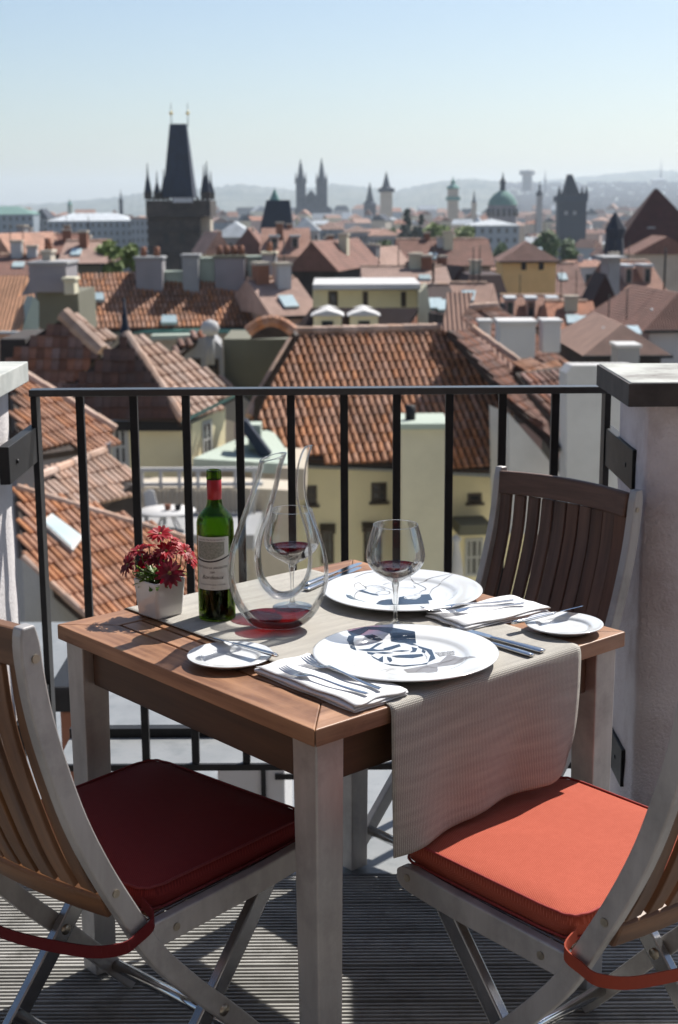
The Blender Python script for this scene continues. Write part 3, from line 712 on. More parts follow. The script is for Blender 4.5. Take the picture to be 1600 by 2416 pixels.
# back plate print
c4 = lambda x, y: (740+x*.2679, 1200+y*.2679)
decal(plB, cB, zs, [(285,785),(345,780),(400,808),(480,835),(550,832),(575,808),(600,798),(690,790),(700,830),(745,838),(752,772),(800,762),(830,790),(900,790),(940,770),(950,748),(1020,745),(1048,795),(1010,800),(1020,828),(930,832),(800,838),(590,842),(460,840),(330,825),(295,810)], c4, M['navy'])
decal(plB, cB, zs, [(395,718),(430,708),(500,735),(560,745),(575,758),(520,752),(470,738)], c4, M['navy'], order=1)
mb = MB()
for pl in ([(368,706),(362,688),(400,672),(450,680),(462,700),(400,712),(368,706)], [(455,690),(470,676),(560,672),(640,690),(700,712)], [(545,735),(600,715),(665,722),(665,742),(600,748),(548,738)],
           [(362,780),(368,745),(400,722),(470,738)], [(820,600),(880,640),(990,695),(950,720),(930,740)], [(880,655),(1000,640),(1120,625),(1240,612)], [(1240,612),(1130,660),(1050,700),(1022,745)],
           [(610,665),(650,650),(700,645)], [(520,680),(600,690),(630,705),(560,700)], [(760,690),(830,690),(895,690),(880,670)], [(430,550),(400,552),(500,544)], [(400,812),(440,838)], [(360,640),(460,605),(620,585)], [(560,830),(620,800),(690,785)]):
    q = line(plB, cB, zs, pl, c4, None, .0016, 2); mb.add(q.v, q.f)
mb.build('print_line', M['ink'], plB, recalc=False)
mb = MB()
for pl in ([(800,775),(850,755),(880,760),(860,785),(810,785),(800,770)], [(850,765),(920,735),(945,745),(900,780),(850,785)], [(870,760),(915,750),(900,770)]):
    q = line(plB, cB, zs, pl, c4, None, .0028, 4); mb.add(q.v, q.f)
mb.build('print_line', M['china'], plB, recalc=False)
# bread plates
bpL, cL = plate(543, 1545, .465, 'small white bread plate near the left table edge under a butter knife', 'small bread plates', 'bread_plate', TH+.0005, .78)
bpR, cR_ = plate(1331, 1471, .45, 'small white bread plate by the right table corner under a shining knife', 'small bread plates', 'bread_plate', TH+.0030, .78)

# ---- napkins: folded cloth, four layers
def napkin(corners_px, label, seed):
    c = [onz(x, y, TH+.012) for x, y in corners_px]          # left, back, right, front
    ctr = sum(c, Vector())/4; ctr.z = TH+.0012
    ax = ((c[3]-c[0]) + (c[2]-c[1]))/2; ay = ((c[1]-c[0]) + (c[2]-c[3]))/2
    L, W = ax.length, ay.length; ax.normalize()
    ay = Vector((-ax.y, ax.x, 0)) * (1 if ay.dot(Vector((-ax.y, ax.x, 0))) > 0 else -1)
    rnd = random.Random(seed); th = .0016; gapz = .0046; nl = 4
    prof = []; w = W/2
    for i in range(nl):
        z = .0012+i*gapz; xs = np.linspace(-w+.004, w-.004, 10); xs = xs if i % 2 == 0 else xs[::-1]
        for x in xs: prof.append((x, z))
        if i < nl-1:
            s = 1 if i % 2 == 0 else -1
            for a in (-60, -20, 20, 60): prof.append((s*(w-.004+gapz*.62*math.cos(R_(a))), z+gapz/2+gapz/2*math.sin(R_(a))))
    n = 26; vs = []; k = len(prof)
    nrm = []
    for i in range(k):
        a, b = prof[max(i-1, 0)], prof[min(i+1, k-1)]; d = Vector((b[0]-a[0], b[1]-a[1])).normalized(); nrm.append((-d.y, d.x))
    for side in (1, -1):
        for j in range(n+1):
            y = -L/2 + L*j/n; e = min(1, (1-abs(2*j/n-1))*9)
            sag = .0012*(1-e)
            for i, (x, z) in enumerate(prof):
                lift = .0009*math.sin(j*.55+seed)*((z/.014)**2) + .0006*math.sin(x*70+j*.3)*(z/.014)
                off = (i//14)*.0016*math.sin(seed+i)*(1 if j in (0, n) else .4)
                vs.append(ax*(y*(1-.008*math.sin(i*.7))+off) + ay*(x+.0015*math.sin(j*.5+i*.2)) + Vector((0, 0, max(.0006, z+lift*e-sag*z/.014))) + (ay*nrm[i][0]+Vector((0, 0, 1))*nrm[i][1])*th/2*side)
    N = (n+1)*k; fs = []
    for j in range(n):
        for i in range(k-1):
            a = j*k+i; fs.append((a, a+1, a+k+1, a+k)); fs.append((N+a, N+a+k, N+a+k+1, N+a+1))
    for j in range(n):
        for i in (0, k-1): a = j*k+i; fs.append((a, a+k, N+a+k, N+a))
    for i in range(k-1):
        for j in (0, n): a = j*k+i; fs.append((a, N+a, N+a+1, a+1))
    mb = MB(); mb.add(vs, fs, True)
    o = mb.build('napkin', M['napkin'], None, label=label, cat='napkin', group='folded white napkins', loc=(ctr.x, ctr.y, ctr.z))
    return o, ctr, ax, ay, .0012+3*gapz+.0008
npF, nFc, nFa, nFb, nh = napkin([(616, 1583), (712, 1540), (948, 1627), (848, 1674)], 'folded white napkin at the front table edge, left of the bow tie plate', 2)
npB, nBc, nBa, nBb, _ = napkin([(1013, 1452), (1198, 1405), (1290, 1434), (1102, 1484)], 'folded white napkin with rolled edge between dinner plate and right bread plate', 5)

# ---- cutlery, built along local +y from handle end (0) to tip
def steel_mesh_fork(L=.20):
    mb = MB()
    st = [(0, .0085, .0022, .0050), (.004, .0105, .0028, .0050), (.03, .0100, .0030, .0045), (.06, .0072, .0030, .0050), (.10, .0046, .0034, .0075), (.128, .0052, .0032, .0090), (.138, .0120, .0022, .0082), (.146, .0200, .0018, .0068), (.160, .0235, .0017, .0050), (.165, .0238, .0016, .0047)]
    st = cr(st, 4); K = 10; vs = []
    for y, w, t, z in st:
        for k in range(K):
            a = 2*math.pi*k/K; vs.append((w/2*math.copysign(abs(math.cos(a))**.7, math.cos(a)), y, z + t/2*math.sin(a)))
    n = len(st); fs = [(i*K+k, i*K+(k+1) % K, (i+1)*K+(k+1) % K, (i+1)*K+k) for i in range(n-1) for k in range(K)] + [tuple(range(K))[::-1], tuple((n-1)*K+k for k in range(K))]
    mb.add(vs, fs, True)
    for i in range(4):
        x = -.0096 + i*.0064
        mb.sweep(cr([(x, .164, .0047), (x*.98, .182, .0050), (x*.95, .197, .0075), (x*.93, .206, .0105)], 3), (1, 0, 0), [.0038]*6+[.0032, .0026, .002, .001][:4], .0014, True)
    return mb.mesh('fork')
def steel_mesh_knife(L=.225, blade=.105, butter=False):
    mb = MB()
    hs = cr([(0, .0150 if butter else .0165, .0060), (.006, .0175, .0078), (.03, .0170, .0082), (.07, .0130, .0075), (L-blade-.006, .0100, .0060), (L-blade, .0125, .0050)], 4)
    K = 12; vs = []
    for y, w, t in hs:
        for k in range(K):
            a = 2*math.pi*k/K; vs.append((w/2*math.cos(a), y, .0042+t/2*math.sin(a)))
    n = len(hs); fs = [(i*K+k, i*K+(k+1) % K, (i+1)*K+(k+1) % K, (i+1)*K+k) for i in range(n-1) for k in range(K)] + [tuple(range(K))[::-1], tuple((n-1)*K+k for k in range(K))]
    mb.add(vs, fs, True)
    y0 = L-blade
    bw = .010 if not butter else .0115
    out = cr([(-.005, y0), (-.0055, y0+.03), (-.0055, y0+blade*.75), (-.003, y0+blade*.93), (.004, y0+blade), (.0095 if not butter else .013, y0+blade*.86), (bw+.001, y0+blade*.6), (bw, y0+.015), (.006, y0)], 3)
    mb.prism([(x, y, .0036) for x, y in out], (0, 0, .0014))
    return mb.mesh('knife')
fork_me = steel_mesh_fork(); fork_me.materials.append(M['steel'])
knife_me = steel_mesh_knife(); knife_me.materials.append(M['steel'])
butter_me = steel_mesh_knife(.185, .078, True); butter_me.materials.append(M['steel'])
def lay(me, name, a_px, b_px, z, label, cat, group, tilt=0, roll=0, scale=1.0, z2=None):
    """handle end at pixel a, tip towards pixel b, lying at height z"""
    a = onz(*a_px, z); b = onz(*b_px, z if z2 is None else z2); d = (b-a)
    o = link(name, me, None, None, label, cat, group)
    y = d.normalized(); x = y.cross(Vector((0, 0, 1))).normalized(); n = x.cross(y)
    Mx = Matrix(((x.x, y.x, n.x, a.x), (x.y, y.y, n.y, a.y), (x.z, y.z, n.z, a.z), (0, 0, 0, 1))) @ Matrix.Rotation(roll, 4, 'Y') @ Matrix.Scale(scale, 4)
    o.matrix_world = Mx; return o
zF = nFc.z+nh-.0010
lay(fork_me, 'fork', (899, 1632), (688, 1549), zF+.002, 'steel fork on the front napkin, the one nearer the plate', 'fork', 'forks on the napkins')
lay(fork_me, 'fork', (868, 1643), (676, 1588), zF+.001, 'steel fork on the front napkin, the one nearer the table edge', 'fork', 'forks on the napkins', scale=.95)
zB = nBc.z+nh-.0010
lay(fork_me, 'fork', (1214, 1421), (1044, 1440), zB+.001, 'long steel fork on the napkin behind, farther from the camera', 'fork', 'forks on the napkins')
lay(fork_me, 'fork', (1238, 1428), (1078, 1446), zB+.002, 'steel fork on the napkin behind, nearer the bread plate', 'fork', 'forks on the napkins', scale=.92)
lay(knife_me, 'table_knife', (1281, 1541), (1115, 1497), SZ+.0003, 'steel table knife beside the bow tie plate, on the side of the bread plate', 'knife', 'table knives')
lay(knife_me, 'table_knife', (1255, 1551), (1098, 1505), SZ+.0003, 'steel table knife tucked closest under the rim of the bow tie plate', 'knife', 'table knives', roll=.15)
lay(knife_me, 'table_knife', (722, 1395), (830, 1350), SZ+.0003, 'steel table knife seen through the decanter, closest to the rear plate', 'knife', 'table knives')
lay(knife_me, 'table_knife', (722, 1383), (830, 1340), SZ+.0003, 'steel table knife seen through the decanter, farthest from the camera', 'knife', 'table knives')
zp = TH + .0175
lay(butter_me, 'butter_knife', (650, 1551), (508, 1512), zp+.002, 'butter knife lying across the left bread plate', 'knife', 'butter knives', roll=.5)
lay(butter_me, 'butter_knife', (1213, 1474), (1345, 1443), zp+.004, 'gleaming butter knife lying across the right bread plate', 'knife', 'butter knives', roll=-.45)

# ---- wine glasses
def wine_glass(px, py, label, level, h=.204, tilt=0):
    c = onz(px, py, SZ)
    t = empty('wine_glass', (c.x, c.y, SZ), label=label, cat='wine glass', group='stemmed wine glasses')
    out = cr([(.0035, .083), (.0065, .089), (.018, .097), (.036, .108), (.050, .121), (.0568, .138), (.0560, .155), (.0515, .175), (.0455, .196), (.0432, .2035)], 5)
    inn_ = [(max(r-.0010, .0), z+(.0016 if r < .03 else .0006 if r < .05 else 0)) for r, z in out]
    prof = out + [(out[-1][0]-.0005, out[-1][1]+.0005)] + inn_[::-1] + [(.0002, .0905)]
    MB().lathe(prof, 64).build('bowl', M['glass'], t, weld=1e-6)
    # lip catches the light
    MB().tube([(.0428*math.cos(a), .0428*math.sin(a), .2040) for a in np.linspace(0, 2*math.pi, 65)[:-1]], .00055, 6, closed=True).build('lip', M['glass_stem'], t)
    st = cr([(.0002, .0905), (.0060, .0895), (.0072, .086), (.0058, .078), (.0042, .066), (.0036, .045), (.0040, .022), (.0062, .010), (.013, .0048), (.030, .0022), (.0395, .0014), (.040, .0008)], 5) + [(.0395, .0003), (.0002, .0003)]
    MB().lathe(st, 40).build('stem', M['glass_stem'], t, weld=1e-6)
    # wine
    wp = [(r-.0004, z+.0002) for r, z in inn_ if z < level and r > .004]
    k = next(i for i, (r, z) in enumerate(inn_) if z >= level); (r0, z0), (r1, z1) = inn_[k-1], inn_[k]
    rl = r0 + (r1-r0)*(level-z0)/(z1-z0) - .0004
    MB().lathe([(.0002, wp[0][1]-.0004)] + wp + [(rl, level), (rl-.002, level-.0005), (.0002, level-.0006)], 56).build('wine', M['wine'], t, weld=1e-6)
    return t
wine_glass(933, 1478, 'stemmed glass with a little red wine between the two printed plates', .121)
wine_glass(690, 1432, 'stemmed glass of red wine seen through the loop of the decanter', .126)

# ---- decanter
def decanter():
    c = onz(659, 1483, SZ); k = 1/4747.0
    t = empty('decanter', (c.x, c.y, SZ), label='tall lyre shaped glass decanter with a pool of red wine', cat='decanter')
    def W(x, y): return ((x-930)*k, (1748-y)*k*1.005)
    # (outer x,y, inner x,y) along the U from spout to tip
    st = [((775,178),(1022,112)), ((737,330),(978,250)), ((672,500),(936,440)), ((600,690),(880,640)), ((535,860),(822,790)), ((487,1010),(784,930)), ((466,1180),(776,1080)), ((486,1370),(792,1210)), ((560,1560),(838,1310)), ((700,1715),(900,1378)), ((900,1752),(960,1400)),
          ((1090,1738),(1035,1392)), ((1230,1650),(1105,1350)), ((1330,1500),(1158,1285)), ((1382,1330),(1190,1200)), ((1390,1180),(1204,1085)), ((1365,1020),(1203,960)), ((1318,860),(1182,840)), ((1262,720),(1148,720)), ((1215,590),(1116,600)), ((1192,470),(1098,470)), ((1188,350),(1100,345)), ((1200,230),(1118,215)), ((1228,130),(1150,115)), ((1254,48),(1182,62))]
    S = []
    for (a, b) in st:
        ax_, az = W(*a); bx, bz = W(*b); S.append(((ax_+bx)/2, (az+bz)/2, math.hypot(ax_-bx, az-bz)/2, (bx-ax_), (bz-az)))
    S = cr(S, 5); seg = 40; n = len(S)
    def shell(off, y_scale=1.0):
        vs = []
        for (x, z, r, dx, dz) in S:
            d = Vector((dx, 0, dz)).normalized(); rr = max(r-off, .0012)
            low = max(0, min(1, (.085-z)/.07)); fy = 1 + .22*low
            for q in range(seg):
                a = 2*math.pi*q/seg; p = Vector((x, 0, z)) + d*rr*math.cos(a) + Vector((0, 1, 0))*rr*fy*math.sin(a)
                p.z = max(p.z, .0004+off); vs.append(p)
        return vs
    vo, vi = shell(0), shell(.0016)
    fs = [(i*seg+q, i*seg+(q+1) % seg, (i+1)*seg+(q+1) % seg, (i+1)*seg+q) for i in range(n-1) for q in range(seg)]
    N = len(vo); fi = [tuple(N+v for v in f[::-1]) for f in fs]
    for q in range(seg):
        fi.append((q, N+q, N+(q+1) % seg, (q+1) % seg)); b_ = (n-1)*seg
        fi.append((b_+q, b_+(q+1) % seg, N+b_+(q+1) % seg, N+b_+q))
    mb = MB(); mb.add(vo+vi, fs+fi, True); o = mb.build('vessel', M['glass'], t, recalc=True)
    # thick edges along both lips
    for i, rr in ((0, .0009), (n-1, .0008)):
        P = [tuple((Vector(vo[i*seg+q])+Vector(vi[i*seg+q]))/2) for q in range(seg)]
        MB().tube(P, rr, 6, closed=True).build('lip', M['glass_stem'], t)
    # wine pool: inner shell cut at its level
    bm = bmesh.new(); vv = [bm.verts.new(p) for p in shell(.0021)]
    for f in fs: bm.faces.new([vv[q] for q in f])
    bm.faces.new([vv[q] for q in range(seg)][::-1]); bm.faces.new([vv[(n-1)*seg+q] for q in range(seg)])
    lvl = .0300
    r = bmesh.ops.bisect_plane(bm, geom=bm.verts[:]+bm.edges[:]+bm.faces[:], plane_co=(0, 0, lvl), plane_no=(0, 0, 1), clear_outer=True)
    bmesh.ops.holes_fill(bm, edges=[e for e in bm.edges if len(e.link_faces) == 1], sides=0)
    bmesh.ops.recalc_face_normals(bm, faces=bm.faces)
    me = bpy.data.meshes.new('wine')
    for f in bm.faces: f.smooth = abs(f.normal.z) < .98
    bm.to_mesh(me); bm.free(); link('wine', me, M['wine'], t)
    t.rotation_euler.z = R_(4); return t
decanter()

# ---- wine bottle
def bottle():
    c = onz(513, 1456, SZ)
    t = empty('wine_bottle', (c.x, c.y, SZ), label='green wine bottle with cream label and red neck capsule', cat='bottle'); 
    R0 = .0368
    out = cr([(.0360, .0015), (R0, .006), (R0, .05), (R0, .12), (R0, .185), (.0360, .198), (.0325, .209), (.0250, .2185), (.0185, .2255), (.0152, .234), (.0143, .248), (.0138, .280)], 4)
    inn_ = [(r-.0022, max(z, .006)) for r, z in out]
    MB().lathe([(.0002, .004), (.022, .003), (.033, .0004)] + out + inn_[::-1] + [(.0002, .008)], 56).build('glass_body', M['greenglass'], t, weld=1e-6)
    MB().lathe([(.0002, .010)] + [(R0-.0030, .010), (R0-.0030, .118), (.0002, .118)], 48).build('wine', M['bottlewine'], t, weld=1e-6)
    MB().lathe([(.0142, .2420), (.0146, .2425), (.0146, .2810), (.0142, .2815)], 40).build('capsule', M['capsule'], t)
    MB().lathe([(.0136, .2800), (.0148, .2822), (.0152, .2860), (.0150, .2900), (.0146, .2915), (.0149, .2935), (.0150, .2975), (.0138, .3000), (.0105, .3000), (.0100, .2960), (.0100, .282)], 40).build('neck_ring', M['greenglass'], t)
    # labels on the cylinder
    def patch(name, z0f, z1f, m, a0=-56, a1=56, off=.0003, zig=None):
        n = 28; vs = []
        for i in range(n+1):
            a = R_(-90 + a0 + (a1-a0)*i/n); u = i/n
            for z in (z0f(u), z1f(u)): vs.append(((R0+off)*math.cos(a), (R0+off)*math.sin(a), z))
        mb = MB(); mb.add(vs, [(2*i, 2*i+2, 2*i+3, 2*i+1) for i in range(n)], True); o = mb.build(name, m, t, recalc=False); return o
    wave = lambda u: .1265 - .0045*math.sin(u*math.pi)*1.6 + .007*u
    patch('label', lambda u: .0655, lambda u: .1725, M['label'])
    patch('label_drawing', lambda u: wave(u)+.0045, lambda u: .1630, M['labelart'], -50, 40, .0006)
    patch('label_band', lambda u: wave(u)-.001, lambda u: wave(u)+.0022, M['ink'], -56, 56, .0007)
    def text(s, z, size, shear=0, arc=0, sp=1.0, a_c=0, font_m='ink'):
        cu = bpy.data.curves.new('txt', 'FONT'); cu.body = s; cu.size = size; cu.align_x = 'CENTER'; cu.shear = shear; cu.space_character = sp
        ob = bpy.data.objects.new('txt', cu); COL.objects.link(ob)
        dg = bpy.context.evaluated_depsgraph_get(); me = bpy.data.meshes.new_from_object(ob.evaluated_get(dg))
        bpy.data.objects.remove(ob)
        for v in me.vertices:
            x, y = v.co.x, v.co.y; a = R_(-90 + a_c) + x/(R0+.0008)
            v.co = ((R0+.0008)*math.cos(a), (R0+.0008)*math.sin(a), z + y - arc*(x**2)*20)
        me.name = 'lettering'; me.materials.clear(); me.materials.append(M[font_m]); link('lettering', me, None, t)
    text('GRAND VIN DE BORDEAUX', .1655, .0042, sp=1.1)
    text('CHATEAU LA ARGENTINE', .1085, .0062, arc=-.12, sp=1.0)
    text('2009', .1000, .0050, shear=.2)
    text('Bordeaux', .0880, .0115, shear=.35)
    text('- - - - - - - - - - - - -', .0820, .0025)
    text('MIS EN BOUTEILLE AU CHATEAU', .0755, .0038)
    text('750 ml', .0690, .0026)
    t.rotation_euler.z = R_(-8); return t
bottle()

# ---- flower pot
def flowers():
    cpt = onz(372, 1464, SZ); rot = R_(45)
    c = Vector((cpt.x, cpt.y+.048, SZ))
    t = empty('flower_pot', c, label='square white china pot of red daisy flowers at the table corner', cat='potted plant')
    def ring(h, z, r=.012, K=6):
        pts = []
        for q, (sx, sy) in enumerate(((1, 1), (-1, 1), (-1, -1), (1, -1))):
            for k in range(K+1):
                a = q*math.pi/2 + k/K*math.pi/2; x, y = sx*(h-r)+r*math.cos(a), sy*(h-r)+r*math.sin(a)
                pts.append((x*math.cos(rot)-y*math.sin(rot), x*math.sin(rot)+y*math.cos(rot), z))
        return pts
    secs = [(.0318, .0012, .010), (.0328, .0005, .010), (.0335, .003, .009), (.0385, .072, .008), (.0382, .0745, .008), (.0370, .0752, .008), (.0355, .074, .007), (.0345, .060, .007), (.034, .058, .007)]
    vs = []; 
    for h, z, r in secs: vs += ring(h, z, r)
    n = len(ring(1, 0)); fs = [(i*n+k, i*n+(k+1) % n, (i+1)*n+(k+1) % n, (i+1)*n+k) for i in range(len(secs)-1) for k in range(n)] + [tuple(range(n))]
    mb = MB(); mb.add(vs, fs, True); mb.build('pot', M['pot'], t)
    mb = MB(); mb.add(ring(.0343, .064, .007), [tuple(range(n))]); mb.build('soil', M['soil'], t)
    rnd = random.Random(11)
    # (px, py, dy, size, facing, dark)
    FL = [(378, 1260, .01, 1.0, (.0, -.5, 1), 0), (405, 1272, .02, .75, (.3, .1, 1), 0), (327, 1300, .0, .95, (-.5, -.3, 1), 0), (302, 1333, -.015, 1.05, (-1, -.5, .5), 1), (345, 1322, .012, .8, (-.4, -.5, .8), 1),
          (392, 1300, -.005, .95, (.1, -.8, .9), 0), (424, 1290, .02, .95, (.5, -.1, 1), 0), (450, 1318, .015, .9, (1, -.3, .5), 0), (400, 1352, -.045, 1.15, (.15, -1, .35), 1), (338, 1345, .03, .8, (-.3, .3, .7), 0), (352, 1290, .03, .7, (-.1, .4, 1), 0), (374, 1318, .0, .8, (.0, -.7, .8), 1), (312, 1318, .01, .85, (-.8, .1, .7), 0), (436, 1302, .0, .8, (.7, -.5, .7), 0)]
    for (px, py, dy, s, fc, dark) in FL:
        p = ony(px, py, c.y+dy) - c
        base = Vector((rnd.uniform(-.014, .014), rnd.uniform(-.014, .014), .064))
        f = Vector(fc).normalized()
        mid = (base*.45 + p*.55) + Vector((p.x*.25, p.y*.1, -.004)); pre = p - f*.012
        MB().tube(cr([base, mid, pre, p], 5), .0011, 6).build('stem', M['stem'], t)
        x = f.orthogonal().normalized(); y = f.cross(x)
        mb = MB(); np_ = 15; Lp = .0265*s
        for lay_, (tilt, ll) in enumerate(((.16, 1.0), (.42, .82))):
            for k in range(np_ if lay_ == 0 else 9):
                a = 2*math.pi*(k + rnd.uniform(-.18, .18) + .5*lay_)/(np_ if lay_ == 0 else 9); d = x*math.cos(a)+y*math.sin(a); sd = f.cross(d)
                tl = tilt + rnd.uniform(-.15, .15); L_ = Lp*ll*rnd.uniform(.9, 1.08); w = .0072*s
                dr = (d*math.cos(tl)+f*math.sin(tl)); rows = []
                for (u, ww, cup) in ((.12, .35, 0), (.4, .85, .0006), (.72, 1.0, .0008), (.92, .6, .0004), (1.02, .12, 0)):
                    q = p + dr*L_*u - f*(.004*s*u*u) ; rows.append([q - sd*w/2*ww + f*cup, q, q + sd*w/2*ww + f*cup])
                vs = [v for r_ in rows for v in r_]; mb.add(vs, [(3*i+j, 3*i+j+1, 3*i+4+j, 3*i+3+j) for i in range(4) for j in range(2)], True)
        fo = mb.build('flower', M['petaldark' if dark else 'petal'], t, recalc=False)
        mb = MB(); K = 10
        for k in range(5):
            pass
        Mx = Matrix(((x.x, y.x, f.x, p.x), (x.y, y.y, f.y, p.y), (x.z, y.z, f.z, p.z), (0, 0, 0, 1)))
        prof = [(.0001, .0032), (.0022, .0030), (.0036, .0018), (.0040, .0), (.0030, -.0015), (.0008, -.0045), (.0001, -.006)]
        mb.lathe([(r*s, z*s) for r, z in prof], K); mb.v = [tuple(Mx @ Vector(v)) for v in mb.v]; mb.build('flower_centre', M['pollen'], fo)
    # leaves
    for k in range(110):
        a = rnd.uniform(0, 2*math.pi); r = rnd.uniform(.004, .030); b = Vector((r*math.cos(a), r*math.sin(a), .064+rnd.uniform(0, .022)))
        d = Vector((math.cos(a)+rnd.uniform(-.5, .5), math.sin(a)+rnd.uniform(-.5, .5), rnd.uniform(.1, 1.5))).normalized()
        sd = d.cross(Vector((0, 0, 1))).normalized() + Vector((0, 0, rnd.uniform(-.3, .3))); L_ = rnd.uniform(.022, .042); w = rnd.uniform(.008, .014)
        rows = []
        for (u, ww) in ((0, .15), (.25, .6), (.45, .45), (.6, 1.0), (.78, .55), (.88, .7), (1, .05)):
            q = b + d*L_*u + Vector((0, 0, -.010*u*u)); rows += [q-sd*w/2*ww + Vector((0, 0, .0012)), q, q+sd*w/2*ww + Vector((0, 0, .0012))]
        mb = MB(); mb.add(rows, [(3*i+j, 3*i+j+1, 3*i+4+j, 3*i+3+j) for i in range(6) for j in range(2)], True)
        mb.build('leaf', M['leaf'], t, recalc=False)
flowers()

# ================================================================== TOWN
GZ = -30.0
_tm = {}
M['skyglass'] = mat('skyglass', (0.45, 0.58, 0.62), (0.55, 0.66, 0.68), 3, 0.08, coat=.5)
def tile_mesh(du, dv, key, matn):
    k = (round(du, 3), round(dv, 3), key, matn)
    if k in _tm: return _tm[k]
    mb = MB(); vs = []; r0, r1 = du*.395, du*.36
    for (y, r, lift) in ((-.04*dv, r0, .030), (dv*1.08, r1, .006)):
        for a in (180, 140, 90, 40, 0): vs.append((r*math.cos(R_(a)), y, lift + r*.85*math.sin(R_(a))))
    if key == 'flat':
        mb.prism([(-du*.48, -.06*dv, .055), (du*.48, -.06*dv, .055), (du*.48, dv*1.05, .006), (-du*.48, dv*1.05, .006)], (0, 0, .022))
        me = mb.mesh('roof_tile'); me.materials.append(M[matn]); _tm[k] = me; return me
    vs += [(-r0, -.04*dv, 0.0), (r0, -.04*dv, 0.0)]
    fs = [(i, i+1, i+6, i+5) for i in range(4)] + [(0, 10, 11, 4, 3, 2, 1)]
    mb.add(vs, fs, False); me = mb.mesh('roof_tile', recalc=False); me.materials.append(M[matn]); _tm[k] = me; return me
def pip(poly, x, y):
    c = False; n = len(poly)
    for i in range(n):
        (x1, y1), (x2, y2) = poly[i], poly[(i+1) % n]
        if (y1 > y) != (y2 > y) and x < (x2-x1)*(y-y1)/(y2-y1)+x1: c = not c
    return c
def basis(az, pitch):
    a, p = R_(az), R_(pitch)
    ev = Vector((-math.sin(a)*math.cos(p), math.cos(a)*math.cos(p), math.sin(p)))    # up the slope
    eu = Vector((math.cos(a), math.sin(a), 0)); return eu, ev, eu.cross(ev)
def roof(parent, poly, anchor, az, pitch, matn='tile', du=.22, dv=.34, tiles=True, thick=.16, bed='tilebed', nparts=300, name='roof', seed=1, skew=0, key=0):
    """roof slope through photo point anchor=(px,py,Y), falling towards azimuth az (0 = towards the terrace)"""
    P0 = ony(*anchor); eu, ev, n = basis(az, pitch)
    P3 = [onpl(x, y, P0, n) for x, y in poly]
    mb = MB(); mb.prism([p - n*thick for p in P3], n*thick); o = mb.build(name, M[bed if tiles else matn], parent)
    if not tiles: return o, P3
    q = [((p-P0).dot(eu), (p-P0).dot(ev)) for p in P3]
    us = [a for a, b in q]; vs_ = [b for a, b in q]
    cells = []; rnd = random.Random(seed)
    for i in range(int(min(us)/du)-1, int(max(us)/du)+2):
        for j in range(int(min(vs_)/dv)-1, int(max(vs_)/dv)+2):
            u, v = (i+.5)*du, j*dv
            if pip(q, u + skew*v, v+dv*.5):
                cells.append((P0 + eu*(u+skew*v) + ev*v + n*.004, i, j))
    cells.sort(key=lambda c: (c[0]-CAM).length)
    me = tile_mesh(du, dv, key, matn); R3 = Matrix((eu, ev, n)).transposed().to_4x4()
    for c, i, j in cells[:nparts]:
        t = bpy.data.objects.new('roof_tile', me); COL.objects.link(t); t.parent = o
        Rm = R3 @ Matrix.Rotation(rnd.uniform(-.03, .03), 4, 'Z') @ Matrix.Rotation(rnd.uniform(-.02, .02), 4, 'X')
        t.matrix_world = Matrix.Translation(c + n*rnd.uniform(0, .012)) @ Rm
    rest = cells[nparts:]
    if rest:
        mb = MB(); base = [Vector(v.co) for v in me.vertices]; fs = [tuple(p.vertices) for p in me.polygons]
        for c, i, j in rest:
            Rm = Matrix.Translation(c + n*rnd.uniform(0, .012)) @ R3 @ Matrix.Rotation(rnd.uniform(-.03, .03), 4, 'Z')
            mb.add([Rm @ b for b in base], fs)
        mb.build('roof_tiles', M[matn], o, recalc=False, kind='stuff')
    return o, P3
def ridge(parent, a, b, Y1, Y2, r=.13, matn='tilepale', n=None):
    """row of ridge tiles between two photo points"""
    p, q = ony(*a, Y1), ony(*b, Y2); L = (q-p).length; n = n or max(2, int(L/.42)); d = (q-p)/n
    for i in range(n):
        s0, s1 = p + d*i, p + d*(i+1.12)
        MB().tube([s0, s1], [r, r*.86], 8, smooth=False).build('ridge_tile', M[matn], parent)
def ridge3(parent, p, q, r=.13, matn='tilepale'):
    L = (q-p).length; n = max(2, int(L/.42)); d = (q-p)/n
    for i in range(n): MB().tube([p + d*i, p + d*(i+1.12)], [r, r*.86], 8, smooth=False).build('ridge_tile', M[matn], parent)
def wall(parent, poly, anchor, az, m, deep=2.0, name='wall'):
    """upright wall face given by photo points, on the vertical plane through anchor facing az; solid behind"""
    P0 = ony(*anchor); a = R_(az); n = Vector((math.sin(a), -math.cos(a), 0))
    P3 = [onpl(x, y, P0, n) for x, y in poly]
    o = MB().prism(P3, -n*deep).build(name, M[m], parent); return o, P3, P0, n
